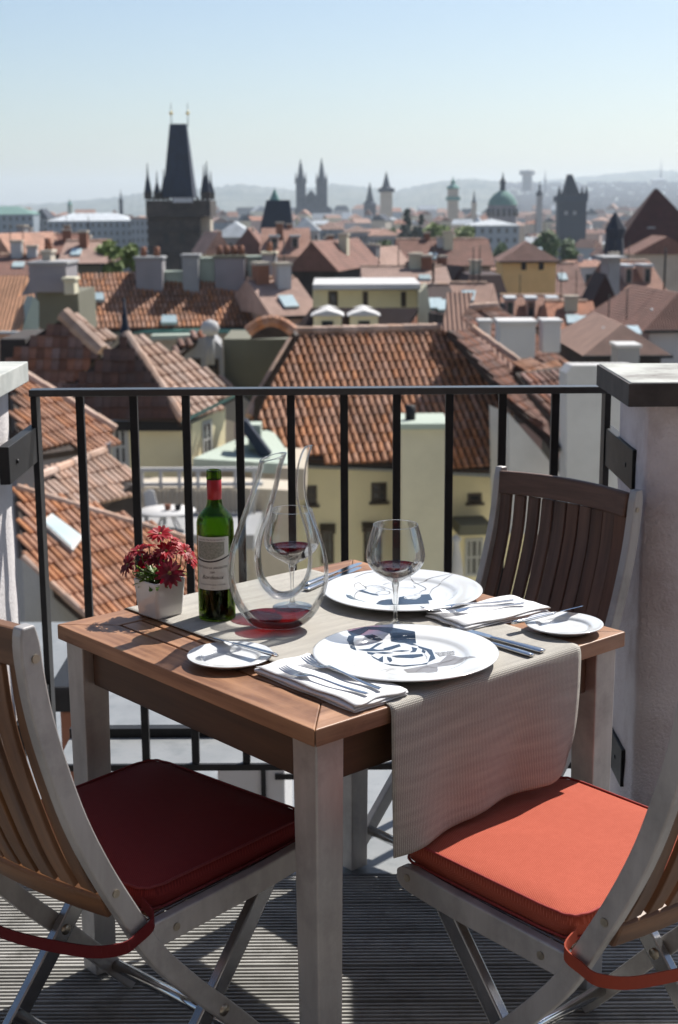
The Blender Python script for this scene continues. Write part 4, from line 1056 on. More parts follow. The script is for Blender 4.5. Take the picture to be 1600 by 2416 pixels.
def window(parent, P0, n, rect, frame='frame', mull=(2, 2), inset=.06, sill=True, bar=.05):
    x0, y0, x1, y1 = rect; a, b, c = onpl(x0, y1, P0, n), onpl(x1, y1, P0, n), onpl(x0, y0, P0, n)
    r = (b-a); w = math.hypot(r.x, r.y); r = Vector((r.x/w, r.y/w, 0)); h = c.z-a.z; u = Vector((0, 0, 1))
    Mx = Matrix(((r.x, -n.x, 0, a.x), (r.y, -n.y, 0, a.y), (0, 0, 1, a.z), (0, 0, 0, 1)))
    f = MB(); t = bar
    for lo, hi in (((0, -.03, 0), (w, .05, t)), ((0, -.03, h-t), (w, .05, h)), ((0, -.03, t), (t, .05, h-t)), ((w-t, -.03, t), (w, .05, h-t))): f.box(lo, hi, Mx)
    for i in range(1, mull[0]): f.box((w*i/mull[0]-t*.35, -.02, t), (w*i/mull[0]+t*.35, .045, h-t), Mx)
    for j in range(1, mull[1]): f.box((t, -.018, h*j/mull[1]-t*.3), (w-t, .043, h*j/mull[1]+t*.3), Mx)
    o = f.build('window', M[frame], parent)
    MB().box((t*.5, -.008, t*.5), (w-t*.5, .03, h-t*.5), Mx).build('pane', M['pane'], o)
    if sill: MB().box((-.06, -.12, -.07), (w+.06, -.0305, -.005), Mx).build('sill', M[frame], o)
    return o
def chimney(parent, x0, x1, y0, y1, Y, m='w_grey', depth=.8, cap='w_cream', pots=0, name='chimney', top=None):
    a, b, c = ony(x0, y1, Y), ony(x1, y1, Y), ony(x0, y0, Y)
    o = MB().box((a.x, Y, a.z), (b.x, Y+depth, c.z-.12)).build(name, M[m], parent, bevel=.02)
    MB().box((a.x-.07, Y-.07, c.z-.118), (b.x+.07, Y+depth+.07, c.z)).build('chimney_cap', M[cap], o, bevel=.02)
    for i in range(pots):
        x = a.x + (b.x-a.x)*(i+.5)/pots
        MB().tube([(x, Y+depth/2, c.z), (x, Y+depth/2, c.z+.45)], [.16, .13], 10).build('chimney_pot', M['w_terra'], o)
    return o
def house(label, x0, x1, ye, Y, depth=9, rt='gable_x', rh=40, wm='w_cream', rm='r_terra', yaw=0, wins=None, chim=0, group=None, over=.4, seed=0, name='house', cat='house', dorm=0, wrows=None, ground=None):
    """house whose front eave runs from photo x0 to x1 at height ye, standing Y metres away; rh = roof height in photo pixels"""
    a, b = ony(x0, ye, Y), ony(x1, ye, Y); w = abs(b.x-a.x); zc = (a.z+b.z)/2; sc = Y*1.02/FPX
    c = Vector(((a.x+b.x)/2, Y, 0)); gz = GZ if ground is None else ground
    t = empty(name, (c.x, c.y, gz), R_(yaw), label=label, cat=cat, group=group); h = zc-gz; rhm = max(.1, rh*sc)
    rnd = random.Random(seed*31+int(x0)*7+int(ye))
    MB().box((-w/2, 0, 0), (w/2, depth, h)).build('wall', M[wm], t)
    o = over; X0, X1, D0, D1 = -w/2-o, w/2+o, -o, depth+o
    mb = MB(); z = h+.01
    if rt == 'flat': mb.box((X0, D0, z), (X1, D1, z+rhm))
    elif rt == 'gable_x':
        m_ = depth/2; mb.add([(X0, D0, z), (X1, D0, z), (X1, D1, z), (X0, D1, z), (X0, m_, z+rhm), (X1, m_, z+rhm)], [(0,3,2,1), (0,1,5,4), (2,3,4,5), (1,2,5), (3,0,4)])
    elif rt == 'gable_y':
        mb.add([(X0, D0, z), (X1, D0, z), (X1, D1, z), (X0, D1, z), (0, D0, z+rhm), (0, D1, z+rhm)], [(0,3,2,1), (0,1,4), (1,2,5,4), (2,3,5), (3,0,4,5)])
    elif rt == 'hip':
        e = min(w, depth)*.42; m_ = depth/2
        if w >= depth: r = [(X0+e, m_, z+rhm), (X1-e, m_, z+rhm)]
        else: r = [(0, D0+e, z+rhm), (0, D1-e, z+rhm)]
        if w >= depth: mb.add([(X0, D0, z), (X1, D0, z), (X1, D1, z), (X0, D1, z)]+r, [(0,3,2,1), (0,1,5,4), (1,2,5), (2,3,4,5), (3,0,4)])
        else: mb.add([(X0, D0, z), (X1, D0, z), (X1, D1, z), (X0, D1, z)]+r, [(0,3,2,1), (0,1,4), (1,2,5,4), (2,3,5), (3,0,4,5)])
    elif rt == 'pyr': mb.add([(X0, D0, z), (X1, D0, z), (X1, D1, z), (X0, D1, z), (0, depth/2, z+rhm)], [(0,3,2,1), (0,1,4), (1,2,4), (2,3,4), (3,0,4)])
    elif rt == 'mansard':
        k = .16; mb.add([(X0, D0, z), (X1, D0, z), (X1, D1, z), (X0, D1, z), (X0+w*k, D0+depth*k, z+rhm), (X1-w*k, D0+depth*k, z+rhm), (X1-w*k, D1-depth*k, z+rhm), (X0+w*k, D1-depth*k, z+rhm)], [(0,3,2,1), (4,5,6,7), (0,1,5,4), (1,2,6,5), (2,3,7,6), (3,0,4,7)])
    mb.build('roof', M[rm], t)
    if wins:
        nc, nr = wins; wm_ = MB(); bw = w/nc
        ww, wh = min(1.1, bw*.42), min(1.7, 1.7)
        me = MB().box((0, -.05, 0), (ww, .04, wh)).mesh('window'); me.materials.append(M['pane'])
        for r_ in range(nr):
            for q in range(nc):
                zz = h - 1.0 - wh - r_*3.4
                if zz > 0: link('window', me, None, t, loc=(-w/2 + bw*(q+.5)-ww/2, 0, zz))
    for k in range(chim):
        x = rnd.uniform(-w*.38, w*.38); y = depth*rnd.uniform(.3, .6); cw = rnd.uniform(.45, .85); hh = rhm*rnd.uniform(.6, .95)+.8
        c_ = MB().box((x-cw/2, y-.35, h), (x+cw/2, y+.35, h+hh)).build('chimney', M[rnd.choice(['w_white', 'w_cream', 'w_grey', 'w_terra'])], t)
        MB().box((x-cw/2-.06, y-.41, h+hh+.001), (x+cw/2+.06, y+.41, h+hh+.15)).build('chimney_cap', M['w_beige'], c_)
    if Y < 130 and rt in ('gable_x', 'hip') and not group:
        sl = math.atan2(rhm, depth/2); Rx = Matrix.Rotation(sl, 4, 'X')
        ew = w/2+o - (min(w, depth)*.42 if rt == 'hip' else 0)
        if rt == 'gable_x' or w >= depth:
            for k in range(int(2*ew/.45)):
                MB().tube([(-ew+k*.45, depth/2, z+rhm), (-ew+(k+1.1)*.45, depth/2, z+rhm)], [.12, .105], 6, smooth=False).build('ridge_tile', M['tilepale'], t)
        for k in range(rnd.choice([0, 1, 1, 2])):
            x = rnd.uniform(-w*.3, w*.3); f = rnd.uniform(.3, .6)
            s_ = MB().box((-.35, -.5, .0), (.35, .5, .12), Matrix.Translation((x, D0+(depth/2-D0)*f, z+rhm*f+.02)) @ Rx).build('skylight', M['skyglass'], t)
        MB().box((X0, D0-.14, z-.10), (X1, D0-.001, z+.03)).build('gutter', M['iron'], t)
        for k in range(2):
            x = rnd.uniform(-w*.4, w*.4); MB().tube([(x, depth/2, z+rhm-.1), (x, depth/2, z+rhm+rnd.uniform(1.0, 2.0))], .03, 5).build('aerial', M['iron'], t)
    for k in range(dorm):
        x = -w/2 + w*(k+.5)/dorm; dz = rhm*.28; yy = depth*.14; dw = min(1.3, w/dorm*.4)
        d_ = MB().box((x-dw/2, yy-.2, h), (x+dw/2, yy+1.8, h+dz+1.1)).build('dormer', M[wm], t)
        MB().box((x-dw/2-.12, yy-.35, h+dz+1.101), (x+dw/2+.12, yy+1.9, h+dz+1.25)).build('dormer_roof', M['r_metal'], d_)
        MB().box((x-dw*.32, yy-.24, h+dz+.1), (x+dw*.32, yy-.201, h+dz+.95)).build('window', M['pane'], d_)
    return t
def tree(label, px, ytop, ybot, Y, wpx, m='foliage', group=None, n=1400, seed=0, name='tree', cone=False, leaf=None):
    a = ony(px, ytop, Y); b = ony(px, ybot, Y); h = a.z-b.z; r = wpx/2*Y*1.02/FPX; c = Vector((a.x, Y, (a.z+b.z)/2)); rnd = random.Random(seed)
    t = empty(name, (c.x, c.y, GZ), label=label, cat='tree', group=group)
    z0 = b.z-GZ; H_ = a.z-GZ
    tr = MB(); tr.tube(cr([(0, 0, 0), (.2, .1, z0*.6), (0, 0, z0+h*.3), (.1, 0, z0+h*.8)], 3), [r*.09*(1-k/12) for k in range(10)], 7)
    for k in range(6):
        an = rnd.uniform(0, 6.28); z = z0+h*rnd.uniform(.0, .45)
        tr.tube([(0, 0, z), (r*.35*math.cos(an), r*.35*math.sin(an), z+h*.16), (r*.75*math.cos(an), r*.75*math.sin(an), z+h*.3)], [r*.04, r*.025, r*.008], 5)
    tr.build('trunk', M['bark'], t)
    mb = MB(); L = leaf or r*.15
    clumps = []
    for k in range(16 if not cone else 22):
        u = rnd.random(); an = rnd.uniform(0, 6.28)
        if cone: zz = z0 + h*u; rr = r*(1-u)*.75
        else: zz = z0 + h*(.18+.66*u); rr = r*.62*math.sqrt(max(0, 1-((u-.42)/.62)**2))*rnd.uniform(.4, 1.0)
        clumps.append((Vector((rr*math.cos(an), rr*math.sin(an), zz)), r*rnd.uniform(.28, .48)*(1 if not cone else max(.25, 1-u))))
    for k in range(n):
        c0, cr_ = rnd.choice(clumps); d = Vector((rnd.gauss(0, 1), rnd.gauss(0, 1), rnd.gauss(0, .85))).normalized(); p = c0 + d*cr_*rnd.uniform(.55, 1.05)
        x = Vector((rnd.gauss(0, 1), rnd.gauss(0, 1), rnd.gauss(0, 1))).normalized(); y = x.orthogonal().normalized(); s = L*rnd.uniform(.6, 1.4)
        mb.add([p-x*s-y*s*.5, p+x*s-y*s*.6, p+x*s*.8+y*s*.6, p-x*s*.7+y*s*.5], [(0, 1, 2, 3)])
    mb.build('crown', M[m], t, recalc=False); return t

# ------------------------------------------------------------------ ground, hills, air
link('ground', MB().box((-9000, -200, GZ-.5), (9000, 9000, GZ)).mesh('ground'), M['ground'], kind='structure')
def hill(prof, Y, depth, seed, amp):
    rnd = random.Random(seed); pr = cr([(x, y) for x, y in prof], 8); nx = len(pr); ny = 14; vs = []
    for j in range(ny+1):
        t = j/ny
        for (x, y) in pr:
            top = ony(x, y, Y); k = math.sin(min(1, t*1.15)*math.pi/2)
            z = GZ-4 + (top.z-GZ+4)*k + rnd.uniform(-amp, amp)*(k if t < .99 else .4)
            yy = Y - depth*(1-t) + rnd.uniform(-30, 30); s = (yy/Y)
            vs.append((top.x*s + (1-s)*0, yy, z))
    fs = [(j*nx+i, j*nx+i+1, (j+1)*nx+i+1, (j+1)*nx+i) for j in range(ny) for i in range(nx-1)]
    # far side falls away again
    base = len(vs); vs += [(v[0], Y+900, GZ-4) for v in vs[-nx:]]
    fs += [(ny*nx+i, ny*nx+i+1, base+i+1, base+i) for i in range(nx-1)]
    mb = MB(); mb.add(vs, fs, True); o = mb.build('hills', M['hill'], None, kind='structure'); return o
hill([(-500,500),(-200,492),(0,486),(120,482),(240,472),(300,464),(345,457),(420,450),(500,447),(560,440),(640,446),(700,452),(780,440),(860,446),(930,452),(1000,440),(1060,430),(1100,428),(1160,432),(1220,440),(1300,450),(1500,470),(1800,480),(2200,490)], 6200, 2200, 1, 7)
hill([(600,490),(900,470),(1010,452),(1120,446),(1220,436),(1300,430),(1400,420),(1480,412),(1550,408),(1620,409),(1750,404),(1900,420),(2200,450)], 7400, 2400, 2, 7)

link('bounce_slab', MB().box((-9, 12, -11.3), (16, 36, -11)).mesh('bounce_slab'), M['w_cream'], kind='structure')  # pale slab added to bounce sunlight onto the yellow walls
# ------------------------------------------------------------------ near houses
# house whose big tiled roof fills the middle
hm = empty('house', (2, 38, GZ), label='yellow house under the big terracotta tiled roof in the middle', cat='house')
def world_part(o, par):      # keep world placement under an Empty
    o.matrix_parent_inverse = par.matrix_world.inverted()
bpy.context.view_layer.update()
class Par:                   # parts are built in world space, then hung on the thing's Empty
    def __init__(s, name, loc, label, cat='house', group=None):
        s.e = empty(name, (0, 0, 0), label=label, cat=cat, group=group)
bpy.data.objects.remove(hm)
def whouse(label, cat='house', group=None, name='house'): return empty(name, (0, 0, 0), label=label, cat=cat, group=group)
hm = whouse('yellow house under the big terracotta tiled roof in the middle')
r1, P = roof(hm, [(700,787),(1055,778),(1196,935),(1204,1000),(1243,1112),(1072,1106),(930,1093),(725,1083),(660,1040),(588,985),(606,945)], (900,1090,36), 13, 42, 'tile', .19, .31, skew=-.10, seed=4)
r2, P2 = roof(hm, [(1058,779),(1110,782),(1232,862),(1318,930),(1344,1080),(1330,1092),(1297,1035),(1206,950),(1196,935)], (1196,935,36.6), 62, 36, 'tiledark', .19, .31, seed=5, nparts=250)
for (a, b, c) in ((P[0], P[1], .14), (P[1], P[2], .13), (P[2], P[3], .13), (P[0], P[-1], .12), (P[-1], P[-2], .12)): ridge3(hm, a+Vector((0, 0, .06)), b+Vector((0, 0, .06)), c)
ridge3(hm, P2[1]+Vector((0, 0, .08)), P2[3]+Vector((0, 0, .08)), .15)
w_, W3, P0, n0 = wall(hm, [(722,1105),(930,1113),(1130,1125),(1250,1130),(1250,1500),(690,1500),(690,1105)], (900,1110,36.5), 6, 'w_yellow', 5)
for rect, mu in (((722,1146,748,1190), (2, 2)), ((876,1139,912,1183), (2, 2)), ((1103,1164,1136,1185), (1, 1))): window(hm, P0, n0, rect, 'framedark', mu, bar=.07)
for rect in ((758,1248,788,1330), (858,1244,900,1335)):
    o = window(hm, P0, n0, rect, 'framedark', (2, 3), sill=False, bar=.07)
    a = onpl(rect[0]-4, rect[1]-4, P0, n0); b = onpl(rect[2]+4, rect[1]-4, P0, n0)
    MB().prism([a, b, b+Vector((0, -.35, -.1)), a+Vector((0, -.35, -.1))], (0, 0, .1)).build('window_hood', M['framedark'], o)
MB().prism([W3[0]+n0*.30+Vector((0,0,.12)), W3[3]+n0*.30+Vector((0,0,.16)), W3[3]+n0*.30+Vector((0,0,.34)), W3[0]+n0*.30+Vector((0,0,.30))], -n0*.26).build('gutter', M['iron'], hm)
# flat pale stair shaft standing in front of the wall
sh, S3, sP, sn = wall(hm, [(947,1012),(1050,1008),(1052,1420),(947,1420)], (1000,1100,34.6), 4, 'w_cream', 1.6, 'chimney_shaft')
MB().box((S3[0].x-.08, 34.45, S3[0].z), (S3[1].x+.08, 36.3, S3[0].z+.14)).build('shaft_cap', M['w_green'], sh)
MB().tube([S3[0]+Vector((.25, .6, .1)), S3[0]+Vector((.25, .6, .5))], .13, 8).build('vent_pipe', M['iron'], sh)
o = MB().prism([onpl(1086,1240,P0+n0*1.2,n0), onpl(1160,1238,P0+n0*1.2,n0), onpl(1160,1262,P0+n0*1.2,n0), onpl(1082,1264,P0+n0*1.2,n0)], -n0*1.1).build('awning', M['w_olive'], hm)
window(hm, P0, n0, (1096,1270,1140,1360), 'frame', (3, 2), sill=False, bar=.08)
# folded parasol by it
up = onpl(1076, 1262, P0+n0*1.8, n0); dn = onpl(1078, 1400, P0+n0*1.8, n0)
pr = whouse('closed white parasol in front of the yellow house wall', 'parasol', name='parasol')
MB().tube(cr([tuple(up)+(.05,), tuple(up-Vector((0,0,.12)))+(.13,), tuple(up-Vector((0,0,.25)))+(.08,), tuple((up+dn)/2)+(.15,), tuple(dn+Vector((0,0,.3)))+(.17,)], 3) and [up, up-Vector((0,0,.1)), up-Vector((0,0,.22)), (up+dn)/2, dn+Vector((0,0,.3))], [.04,.14,.08,.15,.18], 10).build('canopy', M['w_white'], pr)
MB().tube([dn+Vector((0,0,.3)), dn-Vector((0,0,.4))], .03, 6).build('pole', M['iron'], pr)

# white gable wall right of it
wg = whouse('tall plain white gable house right of the big tiled roof', name='house')
o, W3, P0, n0 = wall(wg, [(1337,880),(1352,862),(1500,862),(1500,1200),(1340,1240),(1337,1100)], (1380,950,33), 8, 'w_white', .6)
wall(wg, [(1200,975),(1275,1060),(1345,1150),(1420,1130),(1420,1260),(1205,1260)], (1300,1100,34.2), 12, 'w_white', 1.5, 'lower_wall')
wall(wg, [(1180,985),(1245,1115),(1225,1120),(1165,1120)], (1200,1050,35.4), 12, 'w_soot', .4, 'shaded_wall')
o, P3 = roof(wg, [(1216,880),(1340,862),(1338,1050),(1316,1060),(1300,985)], (1300,950,35.0), 40, 34, 'tiledark', .225, .36, seed=9, nparts=200)
MB().prism([ony(1316,1052,34), ony(1348,1058,34), ony(1350,1095,34), ony(1345,1108,34), ony(1318,1080,34)], (0, .5, 0)).build('chimney', M['w_terra'], wg)

# left: yellow house with dark pyramid roof
hy = whouse('yellow house with shaded pyramid roof and dark finial on the left')
roof(hy, [(295,798),(430,992),(340,990),(215,985),(100,978),(178,898)], (300,988,33), 2, 69, 'tileshade', .19, .28, seed=12, key='flat')
o, P3 = roof(hy, [(296,796),(318,792),(420,845),(562,918),(566,930),(500,965),(430,995)], (430,992,33), 62, 40, 'tilepale', .30, .34, seed=13, nparts=260)
ridge3(hy, P3[0]+Vector((0,0,.1)), P3[-1]+Vector((0,0,.1)), .13)
ftop = P3[0]
MB().tube([ftop+Vector((0,0,-.1)), ftop+Vector((0,0,.25)), ftop+Vector((0,0,.5)), ftop+Vector((0,0,.95))], [.17, .10, .06, .02], 10).build('finial', M['r_slate'], hy)
w_, W3, P0, n0 = wall(hy, [(225,1000),(452,1000),(452,1200),(225,1200)], (300,1000,33.6), 2, 'w_yellow', 3)
for rect in ((266,1008,306,1100),): window(hy, P0, n0, rect, 'frame', (2, 2), bar=.10, sill=False)
w_, W3b, P0b, n0b = wall(hy, [(453,1000),(532,962),(532,1140),(453,1200)], (453,1000,33.6), 70, 'w_yellow', 2.5)
window(hy, P0b, n0b, (478,995,500,1085), 'frame', (2, 2), bar=.08, sill=False)
MB().prism([W3[0]+Vector((0,-.35,-.12)), W3[1]+Vector((0,-.35,-.12)), W3[1]+Vector((0,-.35,.12)), W3[0]+Vector((0,-.35,.12))], (0, .3, 0)).build('gutter', M['iron'], hy)
MB().prism([ony(430,1000,32.9), ony(560,935,34.6), ony(566,925,34.6), ony(430,990,32.9)], (.02, .12, 0)).build('gutter', M['r_copper'], hy)

hs = whouse('roof with dark horizontal tile rows at the far left, pale hip ridge')
roof(hs, [(148,752),(238,838),(168,905),(150,935),(20,935),(20,860),(70,800)], (120,900,36), -4, 66, 'tiledark', .20, .30, seed=15, key='flat')
o, P3 = roof(hs, [(150,748),(172,742),(240,785),(280,795),(238,832)], (238,834,36.2), 74, 40, 'tilepale', .30, .34, seed=16, nparts=120)
ridge3(hs, P3[0]+Vector((0,0,.08)), P3[-1]+Vector((0,0,.08)), .22)
wall(hs, [(0,800),(60,800),(60,1100),(0,1100)], (30,900,37.5), 0, 'w_soot', 3)

hl = whouse('long low roof of round tiles sloping right beside the left pillar')
o, P3 = roof(hl, [(31,921),(60,893),(80,893),(185,955),(268,1018),(268,1044),(196,1058),(91,1073),(36,1010)], (150,1050,28), 66, 34, 'tile', .175, .38, seed=18)
ridge3(hl, P3[1]+Vector((0,0,.07)), P3[4]+Vector((0,0,.07)), .12)
wall(hl, [(40,1020),(92,1073),(200,1058),(262,1046),(262,1140),(40,1240)], (150,1060,28.6), 12, 'w_mauve', 2)

hk = whouse('small tiled lean-to roof between the two left tile roofs')
o, P3 = roof(hk, [(93,1131),(208,1079),(243,1071),(310,1112),(312,1143),(236,1198),(150,1190),(95,1166)], (236,1190,25), 55, 33, 'tilepale', .14, .38, seed=20)
ridge3(hk, P3[0]+Vector((0,0,.05)), P3[2]+Vector((0,0,.05)), .10)
wall(hk, [(235,1198),(312,1144),(330,1144),(330,1240),(235,1240)], (260,1190,25.4), 40, 'w_soot', 1.5)

hb = whouse('lowest tiled roof on the left, with a glass skylight above a grey wall')
o5, P3 = roof(hb, [(40,1158),(96,1170),(316,1226),(432,1276),(520,1330),(520,1500),(330,1560),(205,1455),(53,1318)], (200,1440,21), 52, 34, 'tile', .125, .34, seed=22)
ridge3(hb, P3[0]+Vector((0,0,.05)), P3[3]+Vector((0,0,.05)), .075)
# rough verge of mortared tiles
ridge3(hb, P3[8]+Vector((0,0,.02)), P3[7]+Vector((0,0,.02)), .06, 'tilepale')
eu, ev, nn = basis(52, 34); A = ony(200, 1440, 21)
sk = [onpl(x, y, A + nn*.10, nn) for x, y in ((97,1232),(122,1213),(196,1268),(172,1300))]
so = MB().prism([p - nn*.14 for p in sk], nn*.16).build('skylight', M['frame'], hb)
ctr = sum(sk, Vector())/4; gl = [ctr + (p-ctr)*.84 + nn*.021 for p in sk]
MB().prism(gl, nn*.01).build('pane', M['skyglass'], so)
wall(hb, [(53,1322),(203,1458),(330,1562),(330,1625),(100,1625),(60,1500)], (130,1450,21.2), 38, 'w_grey', .6)

# small terrace with white balustrade
te = whouse('beige roof terrace with white railing behind the wine bottle', 'terrace', name='roof_terrace')
w_, W3, P0, n0 = wall(te, [(330,1150),(560,1150),(700,1158),(700,1420),(330,1420)], (450,1200,31), 3, 'w_beige', 1.2, 'boundary_wall')
MB().prism([ony(330,1262,28), ony(600,1262,28), ony(620,1205,31), ony(330,1205,31)], (0, 0, -.3)).build('terrace_floor', M['w_grey'], te)
for y in (1108, 1143):
    a, b = ony(330, y, 30.8), ony(620, y, 30.8); MB().box((a.x, 30.76, a.z-.04), (b.x, 30.84, a.z+.04)).build('rail', M['w_white'], te)
for x in range(336, 620, 44):
    a, b = ony(x, 1152, 30.8), ony(x, 1108, 30.8); MB().box((a.x-.035, 30.77, a.z), (a.x+.035, 30.83, b.z-.041)).build('post', M['w_white'], te)
for k in range(26):
    a = ony(334+k*10.6, 1215, 30.6); b = ony(334+k*10.6, 1156, 30.6)
    MB().box((a.x-.031, 30.6, a.z), (a.x+.031, 30.65, b.z)).build('fence_panel', M['w_beige'], te)
a = ony(335, 1222, 30.2)
tb = whouse('small white table with plant pots on the terrace below', 'table', name='garden_table')
c = ony(395, 1207, 28.6)
MB().lathe([(.0005, .0), (.58, .0), (.59, .015), (.58, .03), (.0005, .03)], 24, c=tuple(c)).build('tabletop', M['w_white'], tb)
for k in range(4):
    an = math.pi/4+k*math.pi/2; MB().tube([c+Vector((.1*math.cos(an), .1*math.sin(an), 0)), c+Vector((.36*math.cos(an), .36*math.sin(an), -.45))], .02, 6).build('leg', M['w_white'], tb)
for (x, y, m_, lb) in ((396, 1200, 'w_terra', 'small terracotta pot on the white terrace table'), (420, 1200, 'iron', 'small black pot on the white terrace table')):
    p = ony(x, y, 28.6); p.z = c.z+.031; tg = MB().lathe([(.0005, 0), (.055, 0), (.075, .12), (.07, .12), (.05, .02), (.0005, .02)], 14, c=tuple(p)).build('plant_pot', M[m_], None, label=lb, cat='pot')
cb = whouse('white garden chair leaning back on the terrace below', 'chair', name='garden_chair')
p = ony(375, 1205, 29.3)
MB().prism([p+Vector((-.28, 0, .0)), p+Vector((.0, 0, -.02)), p+Vector((-.10, .05, .42)), p+Vector((-.20, .05, .45)), p+Vector((-.32, .05, .38))], (0, .05, 0)).build('backrest', M['w_white'], cb)
MB().box((p.x-.28, p.y-.4, p.z-.05), (p.x+.18, p.y+.02, p.z)).build('seat', M['w_white'], cb)
for dx in (-.24, .14):
    for dy in (-.36, -.02): MB().box((p.x+dx-.02, p.y+dy-.02, p.z-.42), (p.x+dx+.02, p.y+dy+.02, p.z-.051)).build('leg', M['w_white'], cb)

# pale green flat copper roofs between the yellow houses
gc = whouse('low annex with weathered copper flat roofs between the two yellow houses', 'annex', name='annex')
a = MB().prism([ony(455,1082,32.5), ony(600,1090,32.5), ony(700,1096,33.5), ony(640,1010,36.5), ony(560,1035,35)], (0, 0, -.25)).build('roof', M['w_green'], gc)
wall(gc, [(455,1096),(560,1098),(720,1106),(720,1180),(455,1160)], (500,1100,33), 0, 'w_beige', 3)
MB().box((ony(585,1000,34).x, 34, ony(590,1060,34).z), (ony(615,1000,34).x, 34.6, ony(590,1003,34).z)).build('chimney', M['w_green'], gc)
o = MB().prism([ony(560,1000,33.6), ony(580,992,33.6), ony(640,1072,33.6), ony(615,1078,33.6)], (0, .4, 0)).build('gutter_valley', M['r_slate'], gc)

# small white house with two windows and a fan-shaped tile gable
gw = whouse('small grey-white house with two dark windows and a round chimney cowl')
w_, W3, P0, n0 = wall(gw, [(405,835),(450,805),(495,790),(525,820),(530,900),(600,960),(600,1010),(455,965)], (480,900,39), 5, 'w_grey', 2.5)
for rect in ((448,846,474,872), (492,846,518,900)): window(gw, P0, n0, rect, 'framedark', (2, 2), bar=.06)
roof(gw, [(405,822),(425,800),(470,782),(482,795),(450,815),(415,845)], (440,820,38.6), 20, 30, 'tiledark', .22, .34, seed=31, nparts=40)
a = ony(496, 860, 38.2); b = ony(496, 785, 38.2); q = MB().tube([a, b], .12, 10).build('flue_pipe', M['w_grey'], gw)
MB().lathe([(.001, -.22), (.20, -.16), (.25, 0), (.20, .16), (.001, .24)], 14, c=tuple(b+Vector((0, 0, .12)))).build('cowl', M['w_white'], q)
gb = whouse('dark weathered barn gable with rounded tile verge beside the main roof')
wall(gb, [(527,800),(600,800),(700,800),(660,860),(600,950),(600,1000),(532,960)], (600,880,39.5), 0, 'w_olive', 3)
wall(gb, [(596,1005),(600,945),(690,795),(706,790),(640,900)], (650,900,36.0), -10, 'tilebed', .3, 'shaded_verge')
pa = [ony(585+12*k, 795-38*math.sin(math.pi*(k+1.2)/11.5), 36.6) for k in range(10)]
for k in range(9): MB().tube([pa[k], pa[k+1]], .16, 7, smooth=False).build('ridge_tile', M['tile'], gb)
wall(gb, [(590,800),(605,772),(640,760),(680,768),(700,795)], (640,790,37.2), 0, 'w_soot', 1, 'lunette')

# white chimney blocks right of the main roof
wc = whouse('dark tiled house carrying three white rounded chimney blocks')
o, P3 = roof(wc, [(1062,735),(1172,725),(1215,752),(1330,850),(1345,870),(1225,860),(1110,785)], (1150,800,52), 55, 32, 'tiledark', .225, .36, seed=33, nparts=120)
chimney(wc, 1178, 1262, 757, 846, 49.5, 'w_white', 1.4, 'w_white', 0); chimney(wc, 1281, 1322, 755, 832, 51.5, 'w_white', 1.1, 'w_white', 0); chimney(wc, 1132, 1158, 755, 812, 51.5, 'w_white', .8, 'w_white', 0)
wall(wc, [(1062,745),(1345,870),(1345,1000),(1062,1000)], (1200,870,54), 20, 'w_soot', 2)
roof(wc, [(1215,862),(1330,850),(1345,880),(1345,905),(1310,925)], (1300,880,39), 60, 30, 'tile', .225, .34, seed=34, nparts=100)
ridge3(wc, ony(1062,735,54)+Vector((0,0,.1)), ony(1172,728,54)+Vector((0,0,.1)), .16)
# sunlit plastered hip strip leading down from the ridge
wf = whouse('pale mortar fillet running down beside the hip of the main roof', 'parapet', name='parapet')
roof(wf, [(1055,690),(1050,740),(1040,776),(1078,794),(1130,824),(1200,872),(1216,866),(1160,815),(1112,778),(1088,750),(1104,725),(1118,690)], (1078,794,39.2), 8, 40, 'r_pink', tiles=False, thick=.1, name='mortar_fillet')

# ------------------------------------------------------------------ long roof with chimneys, left centre
lr = whouse('long ribbed terracotta roof with a row of big grey chimneys')
o, P3 = roof(lr, [(180,652),(300,640),(640,645),(668,672),(712,768),(700,780),(590,776),(238,778),(198,752),(180,700)], (450,772,66), 9, 34, 'tile', .205, .46, seed=41, skew=-.12)
MB().prism([ony(205,778,65.6), ony(590,777,65.6), ony(590,786,65.6), ony(205,786,65.6)], (0, .3, 0)).build('gutter', M['r_copper'], lr)
wall(lr, [(238,788),(700,786),(700,980),(238,980)], (450,790,66.6), 0, 'w_beige', 6)
wall(lr, [(355,792),(445,790),(445,800),(355,802)], (400,795,64.5), 0, 'w_green', 1, 'cornice')
_eu, _ev, _nn = basis(9, 34); _A = ony(450, 772, 66)
def onroof(x, y): return onpl(x, y, _A, _nn).y
for x0, x1, y0, y1, m_, cp, d_, np_ in ((322,385,606,688,'w_mauve','w_grey',1.4,2), (432,470,600,690,'w_grey','w_grey',1.2,0), (508,578,603,688,'w_mauve','w_olive',1.4,4), (585,618,604,668,'w_green','w_green',1.0,0), (620,652,595,700,'w_grey','w_cream',1.2,1), (386,432,640,668,'w_green','w_green',.8,0), (471,507,608,668,'w_green','w_green',.8,0)):
    chimney(lr, x0, x1, y0, y1+14, onroof((x0+x1)/2, y1), m_, d_, cp, np_)
for (x0, y0, x1, y1) in ((212, 690, 246, 706), (380, 743, 418, 760)):
    eu, ev, nn = basis(9, 34); A = ony(450, 772, 66); sk = [onpl(x, y, A + nn*.25, nn) for x, y in ((x0, y1), (x1, y1), (x1-2, y0), (x0+2, y0))]
    MB().prism([p - nn*.25 for p in sk], nn*.25).build('skylight', M['skyglass'], lr)
for (x, y) in ((588, 680), (603, 676)):
    p = ony(x, y, onroof(x, y)-.3); MB().lathe([(.001, .22), (.15, .18), (.22, 0), (.15, -.18), (.1, -.3)], 12, c=tuple(p)).build('satellite_dish', M['w_white'], lr)
